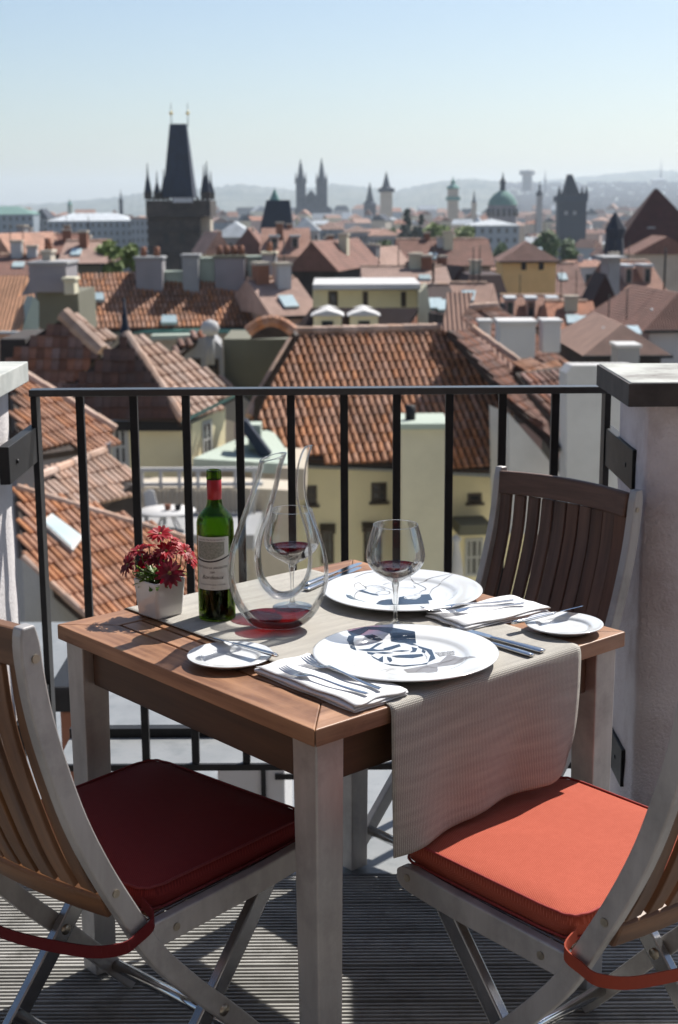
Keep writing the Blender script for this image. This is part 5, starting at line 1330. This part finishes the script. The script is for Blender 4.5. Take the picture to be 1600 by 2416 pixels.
# left block with big chimney
lb_ = whouse('dark plastered house with a broad grey chimney block, far left')
chimney(lb_, 70, 158, 618, 690, 56, 'w_mauve', 2.5, 'w_grey', 0); wall(lb_, [(86,690),(184,690),(190,790),(120,800),(86,780)], (130,720,56.5), 0, 'w_olive', 4)
chimney(lb_, 152, 176, 655, 695, 55, 'w_cream', .9, 'w_cream'); chimney(lb_, 100, 120, 590, 620, 57, 'w_beige', 1, 'w_beige', 1)
lo = whouse('salmon orange roofed house with a pale green gable at the left edge')
roof(lo, [(-60,650),(66,650),(40,700),(80,692),(44,782),(-60,782)], (20,780,48), -6, 33, 'r_orange', tiles=False, thick=.2)
wall(lo, [(80,700),(92,712),(92,778),(56,800),(48,788)], (70,740,48.5), 30, 'w_green', .8, 'gable_wall'); wall(lo, [(-60,788),(50,788),(50,900),(-60,900)], (0,790,48.6), 0, 'w_pink', 3)
MB().prism([ony(-60,783,47.6), ony(45,783,47.6), ony(45,789,47.6), ony(-60,789,47.6)], (0, .3, 0)).build('gutter', M['r_metal'], lo)

# ------------------------------------------------------------------ cream attic house with dormers
at = whouse('cream attic storey with white parapet and two dormers, centre')
w_, W3, P0, n0 = wall(at, [(738,684),(985,684),(985,730),(738,730)], (860,700,60), 0, 'w_yellow', 4)
MB().box((ony(738,683,59).x, 59, ony(800,683,59).z), (ony(993,683,59).x, 64.5, ony(800,671,59).z)).build('parapet', M['w_white'], at)
for rect in ((775,687,797,724), (856,688,868,722), (946,688,958,724)): window(at, P0, n0, rect, 'framedark', (1, 1), sill=False, bar=.1)
roof(at, [(735,726),(988,726),(950,785),(690,785)], (860,780,56), 0, 48, 'r_dark', tiles=False, thick=.3)
for (x0, x1) in ((740, 806), (826, 892)):
    a, b, c_ = ony(x0, 790, 55), ony(x1, 745, 55), None
    d_ = MB().box((a.x, 55, a.z), (b.x, 58, b.z)).build('dormer', M['w_yellow'], at)
    MB().prism([(a.x-.1, 54.85, b.z), (b.x+.1, 54.85, b.z), (b.x-.1, 54.85, b.z+.10), ((a.x+b.x)/2, 54.85, b.z+.22), (a.x+.1, 54.85, b.z+.10)], (0, 3.2, 0)).build('dormer_roof', M['w_white'], d_)
    MB().box(((a.x*.7+b.x*.3), 54.95, b.z-.75), ((a.x*.3+b.x*.7), 54.999, b.z-.2)).build('window', M['pane'], d_)
MB().prism([ony(990,690,58), ony(1008,672,58), ony(1022,780,58), ony(988,785,58)], (0, 2, 0)).build('gable_wall', M['w_cream'], at)
roof(at, [(985,730),(960,770),(945,785),(988,785)], (970,780,56.5), 20, 40, 'r_terra', tiles=False)
wall(at, [(690,785),(1000,785),(1000,900),(690,900)], (800,800,58), 0, 'w_yellow', 4)

# ------------------------------------------------------------------ landmarks
def box_px(par, name, x0, x1, y0, y1, Y, d, m, bevel=0):
    a, b = ony(x0, y1, Y), ony(x1, y0, Y); return MB().box((a.x, Y, a.z), (b.x, Y+d, b.z)).build(name, M[m], par, bevel=bevel)
def frustum(par, name, xb0, xb1, yb, xt0, xt1, yt, Y, d, m, dt=None):
    a, b, c, e = ony(xb0, yb, Y), ony(xb1, yb, Y), ony(xt0, yt, Y), ony(xt1, yt, Y); dt = d*.4 if dt is None else dt; k = (d-dt)/2
    mb = MB(); mb.add([(a.x, Y, a.z), (b.x, Y, a.z), (b.x, Y+d, a.z), (a.x, Y+d, a.z), (c.x, Y+k, c.z), (e.x, Y+k, c.z), (e.x, Y+d-k, c.z), (c.x, Y+d-k, c.z)], [(0,3,2,1), (4,5,6,7), (0,1,5,4), (1,2,6,5), (2,3,7,6), (3,0,4,7)])
    return mb.build(name, M[m], par)
def spike(par, name, x, y0, y1, Y, r0, m, seg=8, r1=.03, dy=0):
    a, b = ony(x, y1, Y), ony(x, y0, Y); return MB().tube([a+Vector((0,dy,0)), b+Vector((0,dy,0))], [r0, r1], seg, smooth=False).build(name, M[m], par)
bt = whouse('tall soot-black gothic bridge tower with steep slate wedge roof', 'tower', name='gothic_tower')
TY = 230; s_ = TY*1.02/FPX
MB().box((ony(352,640,TY).x, TY, GZ), (ony(474,640,TY).x, TY+9.5, ony(400,508,TY).z)).build('tower_shaft', M['w_soot'], bt)
g_ = box_px(bt, 'gallery', 345, 496, 472, 512, TY-.8, 11.2, 'w_soot')
for k in range(13):
    x = 347 + k*11.6; a, b = ony(x, 472, TY-.8), ony(x+6.5, 465, TY-.8); MB().box((a.x, TY-.8, a.z), (b.x, TY-.2, b.z)).build('merlon', M['w_soot'], g_)
frustum(bt, 'wedge_roof', 384, 456, 466, 396, 435, 290, TY+1.6, 6.8, 'r_slate', 1.6)
for x, y0, y1, dy in ((350, 385, 470, 0), (372, 395, 470, 9), (470, 385, 470, 9), (489, 380, 470, 0), (354, 400, 470, 9.6), (486, 400, 470, 9.6)):
    e = MB(); a, b = ony(x, 470, TY), ony(x, 428, TY)
    box = MB().box((a.x-.55, TY+dy-.55, a.z), (a.x+.55, TY+dy+.55, a.z+1.1)).build('corner_turret', M['w_soot'], bt)
    MB().tube([(a.x, TY+dy, a.z+1.1), (a.x, TY+dy, ony(x, y0+28, TY).z), (a.x, TY+dy, ony(x, y0, TY).z)], [.62, .16, .05], 8, smooth=False).build('spire', M['r_slate'], box)
for x in (396, 436):
    a = ony(x, 290, TY); MB().tube([(a.x, TY+5, a.z-.3), (a.x, TY+5, a.z+3.4)], [.07, .04], 6).build('roof_finial', M['iron'], bt)
    MB().lathe([(.001, .4), (.28, .2), (.3, 0), (.001, -.35)], 8, c=(a.x, TY+5, a.z+1.7)).build('ball', M['gold'], bt)
for (x, y) in ((392, 560), (430, 560), (392, 620), (430, 620)):
    a, b = ony(x-5, y+14, TY), ony(x+5, y-10, TY); MB().box((a.x, TY-.12, a.z), (b.x, TY+.1, b.z)).build('lancet_window', M['hole'], bt)
for yy in (512, 545, 600): 
    a, b = ony(350, yy+3, TY), ony(476, yy, TY); MB().box((a.x-.2, TY-.35, a.z), (b.x+.2, TY-.001, b.z)).build('string_course', M['w_soot'], bt)
box_px(bt, 'roof_skirt', 408, 455, 466.5, 478, TY-1.0, .15, 'r_metal')
# stair annex of the tower, sunlit
box_px(bt, 'stair_turret', 473, 496, 512, 610, TY+2, 5, 'w_beige')
st2 = whouse('short second bridge tower with dark trapezoid slate roof', 'tower', name='gothic_tower')
frustum(st2, 'wedge_roof', 612, 692, 545, 627, 682, 472, 245, 8, 'r_slate', 3)
MB().box((ony(616,545,245).x, 245.3, GZ), (ony(688,545,245).x, 252.5, ony(650,544.5,245).z)).build('tower_shaft', M['w_terra'], st2)
spike(st2, 'lantern', 648, 445, 472, 249, .9, 'r_copper'); 

ty = whouse('twin-spired dark gothic church on the horizon', 'church', name='gothic_church')
YT = 1250
for (x0, x1, yb, yt, tip, sp) in ((698, 721, 500, 432, 375, 707), (746, 772, 500, 432, 372, 757)):
    a, b = ony(x0, 432, YT), ony(x1, 432, YT); o = MB().box((a.x, YT, GZ), (b.x, YT+9, a.z)).build('church_tower', M['w_navy'], ty)
    cx = (a.x+b.x)/2; z = a.z
    MB().tube([(cx, YT+4.5, z), (cx, YT+4.5, z+6), (cx, YT+4.5, ony(sp, 400, YT).z), (cx, YT+4.5, ony(sp, tip, YT).z)], [5.2, 2.6, 1.9, .2], 8, smooth=False).build('spire', M['r_slate'], o)
    for sx in (-1, 1):
        for sy in (0, 9): MB().tube([(cx+sx*4.2, YT+sy, z), (cx+sx*4.2, YT+sy, z+9)], [1.0, .1], 6, smooth=False).build('pinnacle', M['r_slate'], o)
MB().prism([ony(722,500,YT+3), ony(746,500,YT+3), ony(746,462,YT+3), ony(734,448,YT+3), ony(722,462,YT+3)], (0, 30, 0)).build('nave_gable', M['w_navy'], ty)
MB().prism([ony(695,520,YT-6), ony(782,520,YT-6), ony(782,492,YT-6), ony(760,478,YT-6), ony(710,478,YT-6), ony(695,492,YT-6)], (0, 5, 0)).build('front_gables', M['w_navy'], ty)
def steeple(label, x, w, ytop, ybody, ybase, Y, m='w_mauve', rm='r_slate', kind='spire', gal=None, cat='tower', name='church_tower'):
    t = whouse(label, cat, name=name); a, b = ony(x-w/2, ybody, Y), ony(x+w/2, ybody, Y); cx = (a.x+b.x)/2; ww = b.x-a.x
    MB().box((a.x, Y, GZ), (b.x, Y+ww, a.z)).build('tower_shaft', M[m], t); zt = ony(x, ytop, Y).z; h = zt-a.z
    if kind == 'spire':
        P = [(cx, Y+ww/2, a.z), (cx, Y+ww/2, a.z+h*.15), (cx, Y+ww/2, a.z+h*.5), (cx, Y+ww/2, zt)]; r = [ww*.62, ww*.34, ww*.2, ww*.02]
    else:
        P = [(cx, Y+ww/2, a.z+h*k) for k in (0, .08, .2, .34, .42, .48, .60, .70, 1)]; r = [ww*k for k in (.62, .66, .56, .30, .2, .2, .26, .1, .015)]
    MB().tube(P, r, 8, smooth=False).build('spire' if kind == 'spire' else 'onion_roof', M[rm], t)
    if gal: c_, e_ = ony(x-w*.68, gal+5, Y), ony(x+w*.68, gal-4, Y); MB().box((c_.x, Y-ww*.18, c_.z), (e_.x, Y+ww*1.18, e_.z)).build('gallery', M[rm], t)
    return t
steeple('pointed blue-grey church spire left of the clock tower on the skyline', 873, 28, 430, 482, 520, 1150, 'w_navy', kind='spire')
steeple('grey clock tower with gallery and pointed roof on the skyline', 912, 28, 404, 446, 540, 1050, 'w_beige', gal=448)
steeple('baroque church tower with green onion top, centre right of the skyline', 1070, 24, 416, 446, 540, 900, 'w_beige', 'r_copper', 'onion', gal=468)
steeple('slim dark steeple between the baroque tower and the green dome', 1119, 11, 448, 478, 540, 900, 'w_beige', 'r_slate', 'spire')
steeple('thin dark steeple right of the green dome', 1274, 13, 425, 462, 545, 800, 'w_grey', 'r_slate', 'onion')
steeple('small dark steeple left of the big bridge tower', 285, 8, 445, 478, 510, 900, 'r_slate', 'r_slate', 'onion')
steeple('tiny green steeple above the white-roofed palace', 164, 10, 468, 484, 510, 850, 'w_green', 'r_copper', 'onion')
steeple('pale slender spire above the roofs right of the centre skyline', 1560, 7, 372, 420, 440, 3600, 'w_white', 'w_white', 'spire')
steeple('thin needle mast on the hill line beside the round water tower', 1287, 5, 398, 424, 440, 3300, 'w_grey', 'w_grey', 'spire')
wt = whouse('round-topped pale tower on the hill behind the green dome', 'tower', name='water_tower')
spike(wt, 'tower_shaft', 1244, 402, 450, 2600, 9, 'w_grey', 12, 9); a = ony(1244, 404, 2600); MB().tube([(a.x, 2600, a.z-6), (a.x, 2600, a.z+1)], 14, 14).build('tower_head', M['w_grey'], wt)
ht = whouse('low white hilltop building under the pale spire at the right', 'building', name='hilltop_building'); box_px(ht, 'wall', 1540, 1574, 424, 436, 3500, 30, 'w_white'); frustum(ht, 'roof', 1538, 1576, 424, 1545, 1568, 420, 3500, 30, 'r_metal')
dm = whouse('green copper church dome with lantern on a grey drum', 'church', name='domed_church')
YD = 620; a, b = ony(1156, 525, YD), ony(1222, 484, YD); cx = (a.x+b.x)/2; R0 = (b.x-a.x)/2
MB().tube([(cx, YD+R0, GZ), (cx, YD+R0, b.z)], R0*1.06, 24, smooth=False).build('drum', M['w_mauve'], dm)
for k in range(16):
    an = 2*math.pi*k/16; p = Vector((cx+R0*1.07*math.cos(an), YD+R0+R0*1.07*math.sin(an), b.z-4.6)); MB().tube([p, p+Vector((0, 0, 3.2))], .65, 6).build('drum_window', M['pane'], dm)
MB().lathe([(R0*1.1, 0), (R0*1.06, .6), (R0*1.0, R0*.28), (R0*.86, R0*.55), (R0*.62, R0*.80), (R0*.34, R0*.98), (R0*.18, R0*1.05), (.01, R0*1.06)], 28, c=(cx, YD+R0, b.z+.01)).build('dome', M['r_copper'], dm)
zz = b.z+R0*1.05
MB().tube([(cx, YD+R0, zz+k) for k in (0, .3, 3.0, 3.4, 4.6, 5.6, 8)], [1.6, 1.2, 1.1, 1.6, .8, .4, .05], 10, smooth=False).build('lantern', M['r_slate'], dm)
ot = whouse('dark blue-black old town bridge tower with small corner turrets', 'tower', name='gothic_tower')
YO = 560; a, b = ony(1320, 560, YO), ony(1385, 468, YO); MB().box((a.x, YO, GZ), (b.x, YO+11, b.z)).build('tower_shaft', M['r_slate'], ot)
frustum(ot, 'wedge_roof', 1331, 1372, 468, 1343, 1354, 411, YO+1, 9, 'r_slate', 2)
g_ = box_px(ot, 'gallery', 1317, 1388, 462, 476, YO-.8, 12.6, 'r_slate')
for x in (1320, 1331, 1374, 1384): spike(g_, 'corner_turret', x, 438, 463, YO, 1.0, 'r_slate', 6, .08)
for x in (1336, 1356): box_px(ot, 'window', x-4, x+4, 498, 507, YO-.1, .3, 'w_grey')
frustum(ot, 'roof_skirt', 1322, 1383, 462, 1331, 1374, 455, YO+.2, 10.6, 'r_slate', 9)
# dark pyramid roof at the right edge, with its pale tower below
pt = whouse('broad steep dark red pyramid roof over a beige tower, right edge', 'tower', name='roofed_tower')
YP = 150; frustum(pt, 'pyramid_roof', 1448, 1690, 592, 1560, 1566, 444, YP, 6.0, 'r_maroon', .3)
box_px(pt, 'eaves', 1452, 1686, 592, 598, YP+.2, 5.8, 'w_beige'); MB().box((ony(1470,600,YP).x, YP+.6, GZ), (ony(1668,600,YP).x, YP+5.6, ony(1500,598.5,YP).z)).build('tower_wall', M['w_beige'], pt)
for (x0, x1, y0, y1) in ((1530, 1551, 535, 575), (1574, 1600, 548, 576)):
    k = ony(x0, y1, YP+.1); e = ony(x1, y0, YP+.1); d_ = MB().box((k.x, YP+1.0, k.z), (e.x, YP+4, e.z)).build('dormer', M['w_grey'], pt)
box_px(pt, 'arched_window', 1574, 1591, 630, 652, YP+.45, .2, 'hole')
MB().tube([(ony(1582,640,YP).x, YP+.35, ony(1582,640,YP).z-.3), (ony(1582,640,YP).x, YP+.62, ony(1582,640,YP).z-.3)], 1.25, 16, smooth=False).build('window_surround', M['w_green'], pt)
house('beige annex below the dark pyramid roof', 1500, 1640, 600, 142, 6, 'gable_y', 40, 'w_beige', 'r_brown')
# steep dark slope in front (black triangle roof)
# palaces on the far left bank
house('long grey palace with white metal roof left of the big bridge tower', 112, 312, 521, 620, 22, 'hip', 17, 'w_blue', 'r_metal', wins=(14, 3), name='palace', cat='palace', ground=GZ)
house('grey palace with green copper roof at the left edge of the skyline', -60, 78, 506, 640, 22, 'hip', 18, 'w_blue', 'r_copper', wins=(9, 4), name='palace', cat='palace')
house('darker side wing between the two riverside palaces', 78, 112, 516, 655, 18, 'hip', 22, 'w_grey', 'r_slate', wins=(3, 4), name='palace_wing', cat='palace')
house('grey wing of the white-roofed palace reaching behind the bridge tower', 308, 352, 516, 600, 18, 'flat', 3, 'w_blue', 'r_pink', wins=(4, 4), name='palace_wing', cat='palace')
house('grey theatre block with white curved roof below the green dome', 1110, 1225, 532, 520, 20, 'hip', 14, 'w_blue', 'r_metal', wins=(6, 3), name='theatre', cat='building')
house('long riverside house with pink roof and dark window band', 745, 812, 542, 420, 14, 'hip', 18, 'w_blue', 'r_pink', wins=(9, 3))
house('riverside house with low pink roof left of the dark poplars', 812, 875, 548, 415, 14, 'hip', 14, 'w_grey', 'r_pink', wins=(7, 3))
house('darker riverside house with pink roof behind the green tree', 873, 945, 556, 400, 14, 'hip', 16, 'w_grey', 'r_pink', wins=(8, 3))
# ochre tower house
oh = house('ochre tower house with brown hip roof and two small square windows', 1186, 1312, 617, 110, 4.6, 'hip', 44, 'w_ochre', 'r_brown', over=.35)
for x in (1236, 1277): 
    a, b = ony(x-6, 637, 110), ony(x+6, 621, 110); k = MB().box((a.x-oh.location.x, -.06, a.z-GZ), (b.x-oh.location.x, .04, b.z-GZ)).build('window', M['hole'], oh)
# middle distance, right to left
H_ = [
 ('house with wide terracotta roof below the ochre tower house', 1130, 1330, 770, 88, 9, 'gable_x', 60, 'w_pink', 'r_terra', -4, None, 0, 4),
 ('tall house with brown roof and a white skylight, right of the ochre house', 1300, 1378, 700, 116, 9, 'gable_x', 70, 'w_terra', 'r_brown', 3, None, 1, 0),
 ('house with rust coloured roof and small dormers near the right pillar', 1468, 1560, 690, 95, 8, 'gable_x', 66, 'w_pink', 'r_terra', 5, None, 1, 2),
 ('house with black shaded gable roof right of the rust roofs', 1395, 1452, 745, 82, 3, 'gable_y', 95, 'w_soot', 'r_dark', 0, None, 0, 0),
 ('pale grey stair tower rising behind the black gable', 1438, 1464, 610, 90, 3, 'flat', 3, 'w_grey', 'w_grey', 0, None, 0, 0),
 ('house with salmon hip roof just above the right pillar cap', 1392, 1560, 838, 62, 9, 'hip', 68, 'w_soot', 'r_pink', 0, (6, 1), 0, 0),
 ('white-walled house with brown hip roof at the right edge', 1530, 1700, 778, 66, 9, 'hip', 82, 'w_white', 'r_brown', 6, None, 0, 0),
 ('house with flat brick-coloured roof in the middle right', 1318, 1400, 795, 74, 8, 'gable_x', 70, 'w_olive', 'r_terra', -3, (3, 1), 1, 0),
 ('dark mansard house left of the ochre tower house', 1112, 1180, 690, 90, 6, 'mansard', 38, 'w_grey', 'r_dark', 0, None, 1, 0),
 ('house with long brown roof and several chimneys, centre right', 955, 1158, 628, 120, 9, 'gable_x', 58, 'w_mauve', 'r_brown', 2, None, 3, 0),
 ('house with dark gable roof just below the long brown roof', 1050, 1120, 690, 98, 9, 'gable_y', 60, 'w_soot', 'r_dark', 20, None, 1, 0),
 ('house with pink sunlit roof behind the cream attic', 870, 1050, 672, 84, 9, 'gable_x', 34, 'w_pink', 'r_pink', 0, None, 3, 0),
 ('narrow house with shaded maroon roof right of the cream attic', 1020, 1078, 760, 64, 7, 'gable_x', 75, 'w_soot', 'r_dark', 8, None, 0, 0),
 ('house with ribbed pink roof beyond the main roof ridge', 1060, 1128, 745, 68, 6, 'gable_x', 66, 'w_pink', 'r_pink', -12, None, 0, 0),
 ('dark gabled house with red brown roof, centre left', 690, 790, 640, 92, 12, 'gable_y', 66, 'w_soot', 'r_brown', -14, None, 1, 0),
 ('brown hip-roofed house beside the short bridge tower', 545, 625, 600, 150, 12, 'hip', 58, 'w_pink', 'r_brown', 0, (5, 1), 2, 0),
 ('rust roofed house in front of the short bridge tower', 622, 720, 605, 140, 10, 'gable_x', 62, 'w_pink', 'r_terra', 0, (5, 1), 2, 2),
 ('small red roof with white chimney right of the centre-left gable', 760, 830, 625, 118, 8, 'gable_x', 50, 'w_cream', 'r_terra', 10, None, 2, 0),
 ('pink gabled house below the bright green trees', 790, 870, 650, 104, 8, 'gable_y', 60, 'w_beige', 'r_pink', -25, (3, 2), 1, 0),
 ('peach roofed house between the long roof and the cream attic', 652, 740, 745, 64, 6, 'gable_x', 78, 'w_pink', 'r_pink', 22, None, 2, 0),
 ('salmon twin-roofed house left of the bright trees', 150, 236, 622, 98, 7, 'gable_x', 48, 'w_olive', 'r_pink', 0, None, 2, 0),
 ('mauve roofed house at the left edge', 0, 84, 650, 84, 8, 'gable_x', 42, 'w_mauve', 'r_brown', 6, None, 2, 0),
 ('white gabled house with pale roof at the far left', -30, 34, 610, 120, 8, 'gable_y', 56, 'w_white', 'r_pink', -20, None, 1, 0),
 ('dark pyramid-topped turret house at the left, below the palaces', 86, 130, 592, 130, 6, 'pyr', 48, 'w_cream', 'r_slate', 0, (2, 1), 0, 0),
 ('low pink roofed row under the green palace', 30, 92, 585, 150, 10, 'gable_x', 30, 'w_pink', 'r_brown', 0, None, 2, 0),
 ('brown roofed house with steep gable left of the bright trees', 128, 190, 600, 125, 8, 'gable_x', 44, 'w_soot', 'r_brown', 8, None, 2, 0),
 ('cream house with pink gable right of the big bridge tower', 488, 545, 600, 175, 9, 'gable_y', 50, 'w_cream', 'r_pink', 15, (3, 2), 1, 0),
 ('pale metal-roofed house behind the cream gable', 505, 600, 560, 260, 12, 'hip', 34, 'w_grey', 'r_metal', 0, (6, 2), 1, 0),
 ('grey house with blunt roof left of the long riverside houses', 690, 752, 545, 330, 12, 'hip', 30, 'w_grey', 'r_metal', 0, (5, 2), 1, 0),
]
for i, (lab, x0, x1, ye, Y, d, rt, rh, wm, rm, yaw, wins, chn, dr) in enumerate(H_):
    house(lab, x0, x1, ye, Y, d, rt, rh, wm, rm, yaw, wins, chn, None, seed=i, dorm=dr)
gcx = whouse('blunt grey chimney block just above the right pillar cap', 'chimney', name='chimney_block')
a, b = ony(1457, 865, 40), ony(1510, 820, 40); MB().box((a.x, 40, GZ), (b.x, 41, b.z)).build('chimney_stack', M['w_grey'], gcx); MB().box((a.x-.05, 39.95, b.z+.001), (b.x+.05, 41.05, b.z+.08)).build('chimney_cap', M['w_white'], gcx)
# trees
T_ = [('bright green tree left of the big bridge tower', 256, 566, 662, 100, 84, 'foliage_y'), ('bright green tree closest to the big bridge tower', 308, 572, 662, 104, 56, 'foliage_y'),
      ('yellow green poplar left of the pair by the theatre', 1030, 526, 606, 300, 76, 'foliage_y'), ('yellow green poplar right of the pair by the theatre', 1098, 530, 606, 300, 64, 'foliage_y'),
      ('round dark green tree right of the riverside houses', 905, 562, 640, 180, 62, 'foliage'), ('light green bush-like tree below the riverside houses', 848, 586, 650, 140, 78, 'foliage_y'),
      ('green tree between the theatre and the dark bridge tower', 1292, 542, 625, 230, 70, 'foliage'), ('grey green tree at the foot of the dark bridge tower', 1346, 562, 635, 240, 62, 'foliage'),
      ('small green tree by the dark poplars, left side', 925, 535, 560, 420, 24, 'foliage'), ('green tree below the theatre wall', 1180, 575, 620, 280, 50, 'foliage')]
for i, (lab, x, y0, y1, Y, w, m_) in enumerate(T_): tree(lab, x, y0, y1, Y, w, m_, 'trees among the roofs', seed=i+1)
for i, (lab, x, y0, y1, w) in enumerate((('tall dark pointed poplar, taller of the two at the river', 960, 498, 595, 60), ('dark pointed poplar, shorter of the two at the river', 994, 504, 595, 46))):
    tree(lab, x, y0, y1, 380, w, 'foliage_d', 'dark poplars at the river', seed=50+i, cone=True, n=1200, name='poplar_tree')
tree('dark broad tree filling the gap behind the poplars', 975, 545, 600, 385, 90, 'foliage_d', seed=77)
sv = whouse('dark pointed statue pinnacle beside the dark pyramid roof', 'pinnacle', name='pinnacle')
a = ony(1449, 585, 130); MB().tube([(a.x, 130, GZ), (a.x, 130, a.z), (a.x, 130, ony(1449,560,130).z), (a.x+.1, 130, ony(1449,540,130).z), (a.x, 130, ony(1449,512,130).z), (a.x, 130, ony(1449,500,130).z)], [1.1, .9, .8, .95, .35, .06], 8, smooth=False).build('pinnacle_shaft', M['r_slate'], sv)

# far old town: rows of houses too alike and blurred to tell apart
rnd = random.Random(5); cnt = 0; used = {}
LM = [(40,'green palace'),(210,'white-roofed palace'),(285,'small steeple'),(415,'bridge tower'),(650,'short tower'),(735,'twin spires'),(873,'grey spire'),(915,'clock tower'),(975,'poplars'),(1070,'onion tower'),(1119,'slim steeple'),(1190,'green dome'),(1246,'hill tower'),(1352,'turreted tower'),(1449,'pinnacle'),(1562,'pyramid roof')]
CN = dict(w_cream='cream', w_white='white', w_pink='pink', w_beige='beige', w_grey='grey', w_blue='bluish', r_terra='terracotta', r_pink='pink', r_brown='brown', r_metal='metal', r_slate='slate')
FN = dict(gable_x='ridged', hip='hipped', gable_y='gabled')
def far_label(x, wm, rm, rt, where, big):
    lx, nm = min(LM, key=lambda q: abs(q[0]-x)); side = 'below' if abs(lx-x) < 9 else 'left of' if x < lx else 'right of'
    return '%s%s house, %s %s roof, %s, %s %s' % ('wide ' if big > 1.15 else 'narrow ' if big < .85 else '', CN[wm], FN[rt], CN[rm], where, side, nm)
for (Y, y0, x0, x1, stp, lab, grp, skip) in ((200, 632, -60, 1700, 52, 'near quarter', 'houses of the near quarter', ((230, 500), (815, 940), (1000, 1135), (1250, 1380))),
                            (300, 606, -60, 1700, 44, 'riverside', 'houses by the river', ((-80, 500), (780, 1000), (1010, 1400))),
                            (450, 580, -60, 1700, 40, 'far bank', 'houses on the far bank', ((-80, 500), (730, 1240), (1300, 1400))),
                            (620, 552, 340, 1700, 34, 'old town', 'old town houses', ((1090, 1250),)),
                            (850, 526, 200, 1700, 32, 'skyline', 'old town skyline houses', ()),
                            (1150, 512, -60, 1700, 30, 'under the hills', 'hazy houses below the hills', ()),
                            (1700, 500, 500, 1700, 30, 'hill foot', 'faintest far houses', ())):
    x = x0
    while x < x1:
        w = stp*rnd.uniform(.6, 1.5); ye = y0 + rnd.uniform(-7, 9); big = w/stp
        rt = rnd.choice(['gable_x', 'gable_x', 'hip', 'gable_y']); wm = rnd.choice(['w_cream', 'w_white', 'w_pink', 'w_beige', 'w_grey', 'w_blue']); rm = rnd.choice(['r_terra', 'r_pink', 'r_brown', 'r_pink', 'r_metal', 'r_slate'] if Y > 250 else ['r_terra', 'r_brown', 'r_pink'])
        if not any(a < x + w*.5 < b for a, b in skip):
            house(far_label(x+w/2, wm, rm, rt, lab, big), x, x+w, ye, Y*rnd.uniform(.95, 1.06), rnd.uniform(8, 14), rt, rnd.uniform(8, 18)*(1.2 if Y < 500 else .8), wm, rm,
              rnd.uniform(-25, 25), (max(2, int(w*Y/FPX/2.6)), 2) if Y < 460 else None, 1 if Y < 700 else 0, grp, seed=cnt)
        x += w*rnd.uniform(.8, 1.15); cnt += 1
# mass of hillside houses on the right hill
mb = MB()
for k in range(420):
    x = rnd.uniform(1180, 1640); y = rnd.uniform(428, 486); Y = 1900 + (486-y)/58*2100 + rnd.uniform(-80, 80); p = ony(x, y, Y); w = rnd.uniform(6, 22); h = rnd.uniform(5, 12); d = 14
    mb.box((p.x-w/2, p.y, p.z-h), (p.x+w/2, p.y+d, p.z))
mb.build('hillside_suburb', M['w_white'], None, kind='stuff', label='pale specks of suburb buildings on the right hillside', cat='suburb')

# things just beyond the railing, lower down
pl = whouse('brown clay planter with dark rim standing below the railing at the left', 'planter', name='planter')
a, b = ony(112, 1622, 4.4), ony(200, 1622, 4.4); zb_ = ony(150, 1760, 4.4).z
MB().box((a.x, 4.4, ony(150,1682,4.4).z), (b.x, 4.9, a.z)).build('planter_rim', M['iron'], pl, bevel=.01)
MB().box((a.x+.03, 4.43, zb_-.3), (b.x-.03, 4.87, ony(150,1682,4.4).z-.001)).build('planter_body', M['w_terra'], pl, bevel=.01)
lf = link('lower_roof', MB().box((-4, 3.49, -1.3), (4.5, 9, -1.1)).mesh('lower_roof'), M['coping'], kind='structure')
lb2 = whouse('grey metal cabinet with a dark seam seen under the railing', 'cabinet', name='metal_cabinet')
a, b = ony(515, 1900, 4.6), ony(672, 1800, 4.6); MB().box((a.x, 4.6, -1.098), (b.x, 5.3, ony(600,1808,4.6).z)).build('cabinet_body', M['w_white'], lb2, bevel=.01)
s0 = ony(622, 1850, 4.6); MB().box((s0.x-.008, 4.592, -1.0), (s0.x+.008, 4.5995, ony(600,1812,4.6).z)).build('seam', M['iron'], lb2)
MB().box((s0.x+.04, 4.592, ony(640,1825,4.6).z-.02), (s0.x+.16, 4.5995, ony(640,1825,4.6).z)).build('vent_slot', M['iron'], lb2)

# the air over the town: one closed box of thin pale haze
hz = bpy.data.materials.new('haze'); hz.use_nodes = True; nt = hz.node_tree
for n_ in list(nt.nodes):
    if n_.type != 'OUTPUT_MATERIAL': nt.nodes.remove(n_)
pv = nt.nodes.new('ShaderNodeVolumePrincipled'); pv.inputs['Density'].default_value = 0.00014; pv.inputs['Color'].default_value = (0.76, 0.88, 1.0, 1); pv.inputs['Anisotropy'].default_value = 0.25
nt.links.new(pv.outputs[0], nt.nodes['Material Output'].inputs['Volume'])
link('haze', MB().box((-9500, -260, GZ-6), (9500, 9500, 190)).mesh('haze'), hz, kind='stuff')
